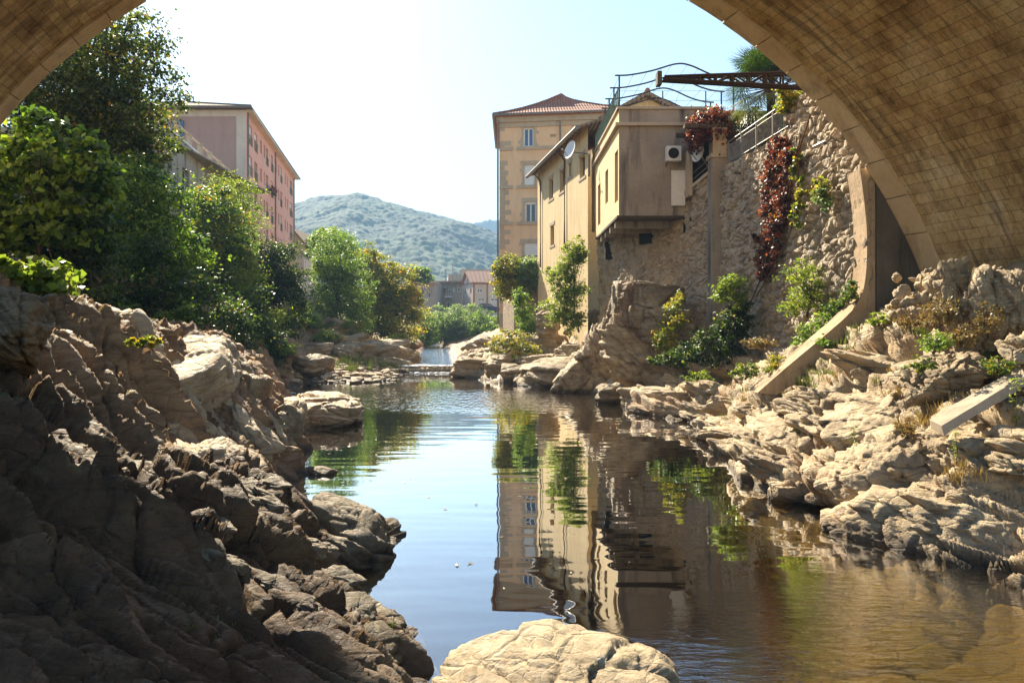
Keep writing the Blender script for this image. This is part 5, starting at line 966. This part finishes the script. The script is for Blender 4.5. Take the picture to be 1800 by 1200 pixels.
# low scrub on the left bank slope
def scrub(px, py, rx, ry, Y, n, mat, lab, seed, size=.12):
    tree('low_bush', lab, at(px, py+ry, Y), [B(px, py, rx, ry, Y), B(px+rx*.5, py+ry*.3, rx*.7, ry*.6, Y-.3), B(px-rx*.5, py+ry*.3, rx*.7, ry*.6, Y-.3)], n, size, mat, 'bush', seed, .03, 12, .22, .3, 30, .2)
scrub(540, 560, 22, 22, 56, 2600, 'mid', 'low green bush on the grassy slope below the white house', 101, .16)
scrub(575, 590, 22, 12, 54, 1800, 'bright', 'yellow-green low bush on the rocks below the broad fresh green tree', 102, .14)
scrub(700, 600, 26, 14, 60, 2600, 'bright', 'round yellow-green bush on the rocks beside the upstream channel', 103, .14)
scrub(715, 622, 18, 8, 55, 1400, 'bright', 'low light green bush next to the sandy shelf', 104, .12)
scrub(640, 598, 22, 12, 60, 1800, 'autumn', 'brownish low bush under the golden tree', 105, .14)
scrub(490, 610, 26, 16, 36, 2200, 'mid', 'green fern-like bush on the dark cliff ledge beside the pool', 106, .11)
scrub(1655, 545, 30, 26, 14.0, 1700, 'dry', 'rust-coloured dry bush in the middle of the sunny rocks under the arch', 107, .05)
scrub(1735, 560, 22, 34, 13.4, 1200, 'dry', 'dry brown weed bush below the tall standing rock at right', 108, .045)
scrub(1575, 540, 14, 8, 17.5, 500, 'dry', 'orange dry tuft beside the foot of the buttress', 109, .05)
scrub(1365, 640, 24, 16, 20, 1300, 'autumn', 'yellow-flecked bush above the lower end of the concrete apron', 110, .06)
scrub(1545, 560, 16, 14, 17, 700, 'bright', 'small light green weed growing over the top of the concrete apron', 111, .06)
scrub(250, 598, 30, 10, 13.0, 420, 'autumn', 'orange and green sapling on the edge of the white-topped rock', 112, .12)
scrub(1640, 600, 26, 20, 12.8, 900, 'mid', 'thin green weed patch below the rust-coloured bush', 113, .045)
scrub(1335, 600, 24, 14, 22.5, 1200, 'dry', 'dry grassy bush at the foot of the sunlit rubble wall', 114, .07)
for i, (px, Y, s, lab) in enumerate([(1785, 11.2, 1.2, 'tall green weed stalk in front of the big standing rock at right'), (1680, 11.0, .8, 'small weed stalk rising left of the tall one on the sunny rocks'), (1500, 13.2, .8, 'weed stalk on the pale rock slabs below the apron')]):
    x = (px-900)/F*Y; z = ground_z(x, Y); t = thing('weed_stalk', lab, 'weed', (x, Y, z)); mb = MB().tube([(x, Y, z), (x+.03*s, Y, z+.3*s), (x-.01, Y, z+.62*s)], [.008, .006, .002], 5); mb.build('stem', M['bark'], t); q = np.random.RandomState(i); C = np.stack([x+q.normal(size=90)*.035*s, Y+q.normal(size=90)*.035*s, z+.1+q.rand(90)*.55*s], 1); leafmesh('leaves', C, np.tile([0, 0, .4], (90, 1)), .05*s, 'bright', q, q.rand(90), t, aspect=.3)
for i, (px, py, rx, ry, Y, n, mt, lab) in enumerate([(1600, 560, 26, 14, 15.5, 1100, 'dry', 'rust-orange dry weeds at the foot of the loose stone heap'), (1690, 590, 30, 18, 13.2, 1500, 'dry', 'straw-coloured weeds below the upright orange-lit rock'), (1620, 640, 24, 12, 13.0, 800, 'turning', 'green and orange weeds between the cracked boulder and the dry bush'), (1760, 640, 24, 20, 12.0, 900, 'turning', 'green weeds beside the knobbly rock at the right edge'), (1310, 650, 22, 16, 20.5, 1100, 'turning', 'green and yellow weeds left of the lower end of the concrete apron'), (1450, 600, 22, 12, 19.2, 900, 'mid', 'green weeds on the rocks above the middle of the concrete apron'), (1590, 750, 18, 26, 12.6, 800, 'dry', 'tall straw-coloured weeds in the middle of the layered ledges'), (1420, 590, 26, 20, 20.5, 1500, 'mid', 'dense green shrub under the thin open-branched sapling'), (1225, 660, 26, 10, 24, 900, 'bright', 'light green ground plants on the shore rocks in front of the ivy heap')]):
    scrub(px, py, rx, ry, Y, n, mt, lab, 130+i, .05 if Y < 18 else .07)
# broken white water where the stream drops into the pool
fm = N('foam'); fm.done((.85, .88, .9), .5); wv_, wf = ICO[3]; fv = []; ff = []; k = 0
for i in range(120):
    x = qq.uniform(-7.2, -3.5); y = 49.0+qq.uniform(-.5, 1.6)*(1 if i % 3 else .3); r = qq.uniform(.05, .16); z = .03 if y < 49.3 else .42
    P_ = wv_*np.array([r*qq.uniform(1, 2.6), r*.8, r*.35])*(1+.3*noise(wv_*2+i)[:, None])+np.array([x, y, z]); fv.append(P_); ff.append(wf+k); k += len(wv_)
tag(obj('foam', mesh_from('foam', np.concatenate(fv)-np.array([-5.3, 49, 0]), np.concatenate(ff), fm.m, True), None, (-5.3, 49, 0)), kind='stuff')
# floating leaves
# ---------------------------------------------------------------- boulders and outcrops
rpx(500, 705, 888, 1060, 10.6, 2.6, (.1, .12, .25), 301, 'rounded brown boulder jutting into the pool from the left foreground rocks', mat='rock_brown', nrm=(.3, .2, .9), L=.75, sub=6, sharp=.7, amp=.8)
rpx(745, 1205, 1172, 1350, 5.4, 2.1, (.06, -.14, .10), 302, 'smooth pale boulder at the bottom centre edge of the picture', nrm=(.4, .1, .9), L=.55, sub=6, sharp=.8, amp=.55, round_=.4, mat='rock_tan')
rpx(492, 632, 692, 764, 25.0, 5.5, (.0, .02, .3), 303, 'low flat tan rock island in the pool beside the left bank', nrm=(.1, .1, 1), L=1.0, sub=6, sharp=.7, amp=.7)
rpx(508, 600, 818, 846, 16.1, .9, (0, 0, .2), 304, 'small pale stone barely above water at the foot of the striped rock', nrm=(.1, .1, 1), L=.4, amp=.6)
rpx(1075, 1200, 497, 575, 32.0, 3.6, (.05, .10, -.2), 305, 'big dark boulder with a flat sunlit top leaning against the stone wall', nrm=(.3, -.9, .2), L=1.0, sub=6, sharp=.7, planes=6, round_=.0, amp=.75, mat='rock_dark')
rpx(1130, 1240, 535, 640, 30.5, 2.0, (.0, .35, -.2), 306, 'dark shaded boulder under the flat-topped one', nrm=(.2, -.1, 1), L=1.0, sharp=.6, mat='rock_dark')
rpx(1000, 1110, 560, 700, 35.5, 2.6, (.1, .55, -.1), 307, 'dark ribbed rock fin sloping down towards the water', nrm=(.85, -.1, .5), L=1.0, sub=6, sharp=.6, round_=.1)
rpx(1040, 1230, 560, 690, 31.5, 1.8, (.05, .62, -.1), 308, 'long tilted rock rib descending from the flat-topped boulder', nrm=(.5, -.2, .8), L=.9, sub=6, sharp=.6, round_=.1)
for a in ((852, 905, 622, 668, 43, 2.4, 'rounded tan boulder with a shaded hollow at the water by the weir'), (800, 850, 632, 664, 46, 2, 'small dark pointed boulder right beside the weir'), (905, 1045, 636, 690, 39, 3, 'broad tan boulder sloping into the pool below the tower house'), (808, 880, 592, 626, 62, 6, 'large pale rounded rock across the stream behind the weir'), (940, 985, 545, 590, 45, 2, 'grey craggy boulder at the foot of the long tan wall'), (1045, 1100, 672, 712, 30.6, 1.6, 'brown boulder at the waterline below the dark ribbed fin'),
          (1100, 1140, 676, 716, 29, 1.4, 'smaller boulder at the waterline to the right of the brown one'), (640, 738, 620, 655, 54, 3.5, 'smooth rounded tan rock at the left side of the weir'), (580, 660, 600, 640, 53, 4, 'layered grey-brown outcrop above the gravel bar'), (700, 740, 595, 615, 70, 4, 'flat pale rock upstream on the left edge of the channel'), (520, 575, 620, 668, 43, 2.6, 'angular dark block at the upper end of the gravel bar'), (455, 520, 585, 675, 37, 2.2, 'tall dark tilted slab at the foot of the left cliff')):
    rpx(*a[:6], (0, .15*rnd.uniform(-1, 1), rnd.uniform(-.4, .4)), 320+int(a[0]), a[6], nrm=(.2, 0, 1), sharp=.62, amp=.7, mat='rock_dark' if 'dark' in a[6] else 'rock_b')
# right foreground ledges: wide slabs whose tops lean back from the water
def slab(px, py, Y, w_, d, h, rot, seed, lab, nrm=(.35, -.5, .8), L=.5, amp=.85, **k):
    rock(at(px, py, Y), (w_, d, h), rot, seed, lab, nrm=nrm, L=L, sub=6, sharp=.72, round_=.08, amp=amp, **k)
slab(1575, 828, 12.6, 2.5, 2.8, 1.35, (.20, -.22, -.5), 411, 'big overhanging ledge of layered tan rock above the water on the right')
slab(1690, 925, 10.9, 3.9, 2.2, 1.25, (.28, -.10, -.42), 412, 'long tilted slab of pale rock dipping into the water at lower right')
slab(1392, 868, 13.6, .85, .7, .42, (0, .05, .1), 413, 'smooth reddish stone half in the water at the right shore', L=.3, amp=.5)
slab(1452, 875, 13.0, .55, .6, .35, (0, .2, .3), 414, 'small pale stone under the overhanging ledge', L=.2, amp=.5)
slab(1510, 918, 11.6, 1.1, .9, .35, (.1, -.1, -.3), 415, 'low wet rock tip in front of the overhanging ledge', L=.3, amp=.6)
slab(1440, 752, 16.0, 2.6, 3.4, .8, (.22, -.15, -.6), 416, 'striped pale bedrock slab below the concrete apron')
slab(1560, 735, 14.2, 2.2, 3.0, .8, (.25, -.2, -.6), 417, 'ribbed pale slab beside the striped one in the middle of the right slope')
slab(1730, 800, 11.6, 1.8, 1.6, .9, (.1, -.15, -.3), 418, 'blocky tan rock under the straight concrete kerb', L=.4)
slab(1655, 660, 13.6, 1.5, 1.6, .8, (.2, -.2, -.3), 419, 'cracked sunlit boulder in the middle of the right slope', L=.35)
for a in ((1640, 1700, 450, 545, 15.0, .9, (.1, -.15, .2), 'upright orange-lit rock at the top of the rock pile under the arch'), (1690, 1765, 455, 620, 14.2, 1.0, (.0, .12, .1), 'tall standing slab split by a dark crack, right of the orange-lit rock'), (1755, 1850, 470, 600, 13.8, 1.2, (.05, .1, .2), 'broad shaded rock face at the right edge under the vault'), (1610, 1650, 478, 512, 16.0, .6, (0, 0, .3), 'small block on the rock pile beside the vault foot'), (1650, 1690, 500, 590, 14.3, .6, (0, .1, 0), 'narrow rock rib below the orange-lit rock'), (1590, 1660, 512, 545, 15.6, 1.0, (0, .1, .4), 'flat ledge stone at the left end of the rock pile'), (1770, 1850, 590, 650, 11.9, .9, (.1, .1, .3), 'knobbly rounded rock at the right edge above the kerb')):
    rpx(*a[:6], a[6], 500+int(a[0]), a[7], nrm=(.9, -.3, .3), L=.4, sub=6, sharp=.6, round_=.15, amp=.8)
qq = random.Random(5)
for i in range(26):   # rubble heap where the vault meets the rock
    px = qq.uniform(1575, 1720); py = qq.uniform(470, 540)+(px < 1620)*15; s = qq.uniform(14, 26); rpx(px-s/2, px+s/2, py-s*.4, py+s*.4, 16.4-(py-470)/50, s*.014, (qq.random(), qq.random(), qq.random()*3), 600+i, 'loose block in the heap of stones at the foot of the vault', 'loose stones at the foot of the vault', name='stone', sub=4, cat='stone', L=.25, amp=.5)
# left foreground
for a in ((290, 460, 770, 870, 12.0, 1.6, (.1, .3, .3), 'rounded sunlit boulder wedged below the striped rock face'), (150, 330, 815, 900, 9.6, 1.8, (.0, .1, .2), 'dark rounded boulder in the bridge shadow at left'), (-40, 75, 490, 640, 10.0, 1.6, (.1, .25, .2), 'black shaded rock rising at the left edge of the picture'), (395, 520, 905, 1010, 9.0, 1.0, (.1, .3, .3), 'sunlit brown rock beside the rounded boulder in the left foreground'), (540, 700, 1085, 1200, 6.9, 1.0, (.1, .2, .1), 'rough brown rock at the water edge in the bottom left foreground')):
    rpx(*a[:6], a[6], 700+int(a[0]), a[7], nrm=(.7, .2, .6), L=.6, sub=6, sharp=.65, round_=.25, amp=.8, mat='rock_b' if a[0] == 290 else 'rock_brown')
rock(at(345, 665, 15.6), (1.7, 4.2, 1.5), (.27, -.10, .10), 799, 'flat-topped slab coloured pale for its white sun glare on the left bank', mat='rock_glare', nrm=(.1, -.3, 1), L=.6, sub=6, sharp=.8, round_=.05, amp=.4, e=(.5, -.8, -.2))
for i, (x0, x1, y0, y1, Y, lab) in enumerate([(70, 210, 535, 640, 14.6, 'white-crested rock at the head of the striped face'), (405, 470, 645, 790, 17.2, 'steep striped rock column right of the flat-topped one'), (455, 520, 700, 850, 17.6, 'tapering striped rock fin dropping into the pool')]):
    rpx(x0, x1, y0, y1, Y, 2.4, (.12, .10+.1*i, .25), 800+i, lab, nrm=(.5, .8, .03), e=(.6, -.38, -.7), L=.7, sub=6, sharp=.6, round_=.1, amp=.9)
def strewn(n, px0, px1, Y0, Y1, zlo, zhi, dims, dirv, smin, smax, mat, name, label, group, seed, sink=.1):
    q = random.Random(seed); ms = [mesh_from(name, *rock_mesh(dims, (0, 0, 0), seed+k, 5, L=.42, nrm=(0, .1, 1), e=(1, 0, 0), sharp=.6, round_=.05, amp=.75, planes=13), M[mat], True) for k in range(6)]; c = 0; t = 0
    while c < n and t < n*12:
        t += 1; Y = q.uniform(Y0, Y1); px = q.uniform(px0, px1); x = (px-900)/F*Y; z = ground_z(x, Y)
        if not zlo < z < zhi: continue
        s = q.uniform(smin, smax)*(.55+Y/26); o = bpy.data.objects.new(name, ms[q.randrange(6)]); COL.objects.link(o); o.location = (x, Y, z-s*sink*.5); o.scale = (s*q.uniform(.8, 1.3), s*q.uniform(.8, 1.2), s*q.uniform(.7, 1.2))
        d = (Vector(dirv)+Vector((q.uniform(-.2, .2), q.uniform(-.2, .2), q.uniform(-.12, .12)))).normalized(); o.rotation_euler = (d.to_track_quat('X', 'Z') @ Matrix.Rotation(q.uniform(-.35, .15), 3, 'X').to_quaternion()).to_euler(); tag(o, label, 'rock', group); c += 1
strewn(46, 1330, 1840, 10.2, 17.5, .15, 3.6, (1.7, .75, .42), (.45, -.88, -.13), .45, 1.15, 'rock_b', 'boulder', 'pale elongated slab among the layered ledges of the sunny right bank', 'pale slabs of the sunny right bank', 1100)
strewn(30, 1060, 1330, 18, 30, .05, 2.2, (1.5, .8, .5), (.45, -.88, -.13), .5, 1.3, 'rock_b', 'boulder', 'tan slab on the shore below the rubble wall', 'tan slabs below the rubble wall', 1200)
strewn(20, 230, 480, 12.5, 18, .4, 3.2, (1.5, .55, .45), (.6, -.38, -.6), .5, 1.0, 'rock_b', 'rock_rib', 'slanting rib of the striped rock face on the left bank', 'ribs of the striped left rock face', 1300)
strewn(46, 300, 700, 6.2, 9.5, .05, 1.2, (1.0, .7, .4), (.6, -.6, -.2), .25, .7, 'rock_brown', 'boulder', 'small brown rock among the left foreground rocks', 'small brown rocks of the left foreground', 1400)
strewn(34, 520, 1040, 39, 62, .3, 3.0, (1.6, 1.0, .6), (.9, -.3, 0), .5, 1.3, 'rock_b', 'boulder', 'tan rock on the banks around the weir', 'tan rocks around the weir', 1500)
strewn(40, 1500, 1840, 10.5, 17, .3, 4.5, (.7, .55, .4), (.5, -.8, 0), .25, .6, 'rock_b', 'stone', 'small loose stone on the sunny right slope', 'loose stones on the sunny right slope', 1600)
# cobbles of the gravel bar
cob = [rock_mesh((1, .8, .5), (0, 0, 0), 900+k, 3, L=.5, amp=.4) for k in range(5)]; cm = [mesh_from('cobble', P, f, M['rock_b'], True) for P, f in cob]
for i in range(230):
    Y = qq.uniform(39.5, 50.5); px = qq.uniform(505, 735); x = (px-900)/F*Y; z = ground_z(x, Y)
    if z < -.12 or z > .8: continue
    s = qq.uniform(.25, .75)*(1.3 if qq.random() < .15 else 1); o = bpy.data.objects.new('cobble', cm[i % 5]); COL.objects.link(o); o.location = (x, Y, max(z, -.05)+s*.12); o.scale = (s, s, s*qq.uniform(.6, 1)); o.rotation_euler = (0, 0, qq.uniform(0, 6)); tag(o, 'grey-brown cobble lying on the gravel bar at the far end of the pool', 'stone', 'cobbles on the gravel bar')
# weir stones and shelf
MBs = MB().box(-9.2, -6.9, 50.2, 54, .1, .5); 
for i in range(10):
    x = -7.4+i*.46; rock((x, 49.35+.1*math.sin(i), .12), (.75, .7, .55), (0, 0, i), 950+i, 'low stone of the weir at the far end of the pool', 'weir stones', 'stone', 3, cat='stone', L=.3, amp=.4)
for i in range(30):                                                  # dry leaves drifting on the calm pool
    Y = qq.uniform(8.5, 24); px = qq.uniform(640, 1180); s = qq.uniform(.02, .045); x = (px-900)/F*Y; a = qq.uniform(0, 6)
    v = [(x+s*math.cos(a+t)*k, Y+s*math.sin(a+t)*k, .006+h_) for t, k, h_ in ((0, 1.2, .012), (1.5, .6, 0), (3.14, 1.1, .01), (4.7, .6, 0))]; tag(MB().add(v, [(0, 1, 2, 3)]).build('floating_leaf', M['fallen']), 'small dry leaf floating on the calm pool', 'leaf', 'dry leaves floating on the pool')
# ---------------------------------------------------------------- haze between here and the hills
hz = MB().box(-760, 560, -20, 1700, -5.2, 235).build('haze', None, origin=(0, 0, -5.2)); tag(hz, kind='stuff'); hm = bpy.data.materials.new('haze'); hm.use_nodes = True; hn = hm.node_tree; hn.nodes.remove(hn.nodes['Principled BSDF']); pv = hn.nodes.new('ShaderNodeVolumePrincipled'); pv.inputs['Color'].default_value = (.44, .70, 1.0, 1); pv.inputs['Density'].default_value = .0006; pv.inputs['Anisotropy'].default_value = 0.0; hn.links.new(pv.outputs[0], hn.nodes['Material Output'].inputs['Volume']); hz.data.materials.append(hm)
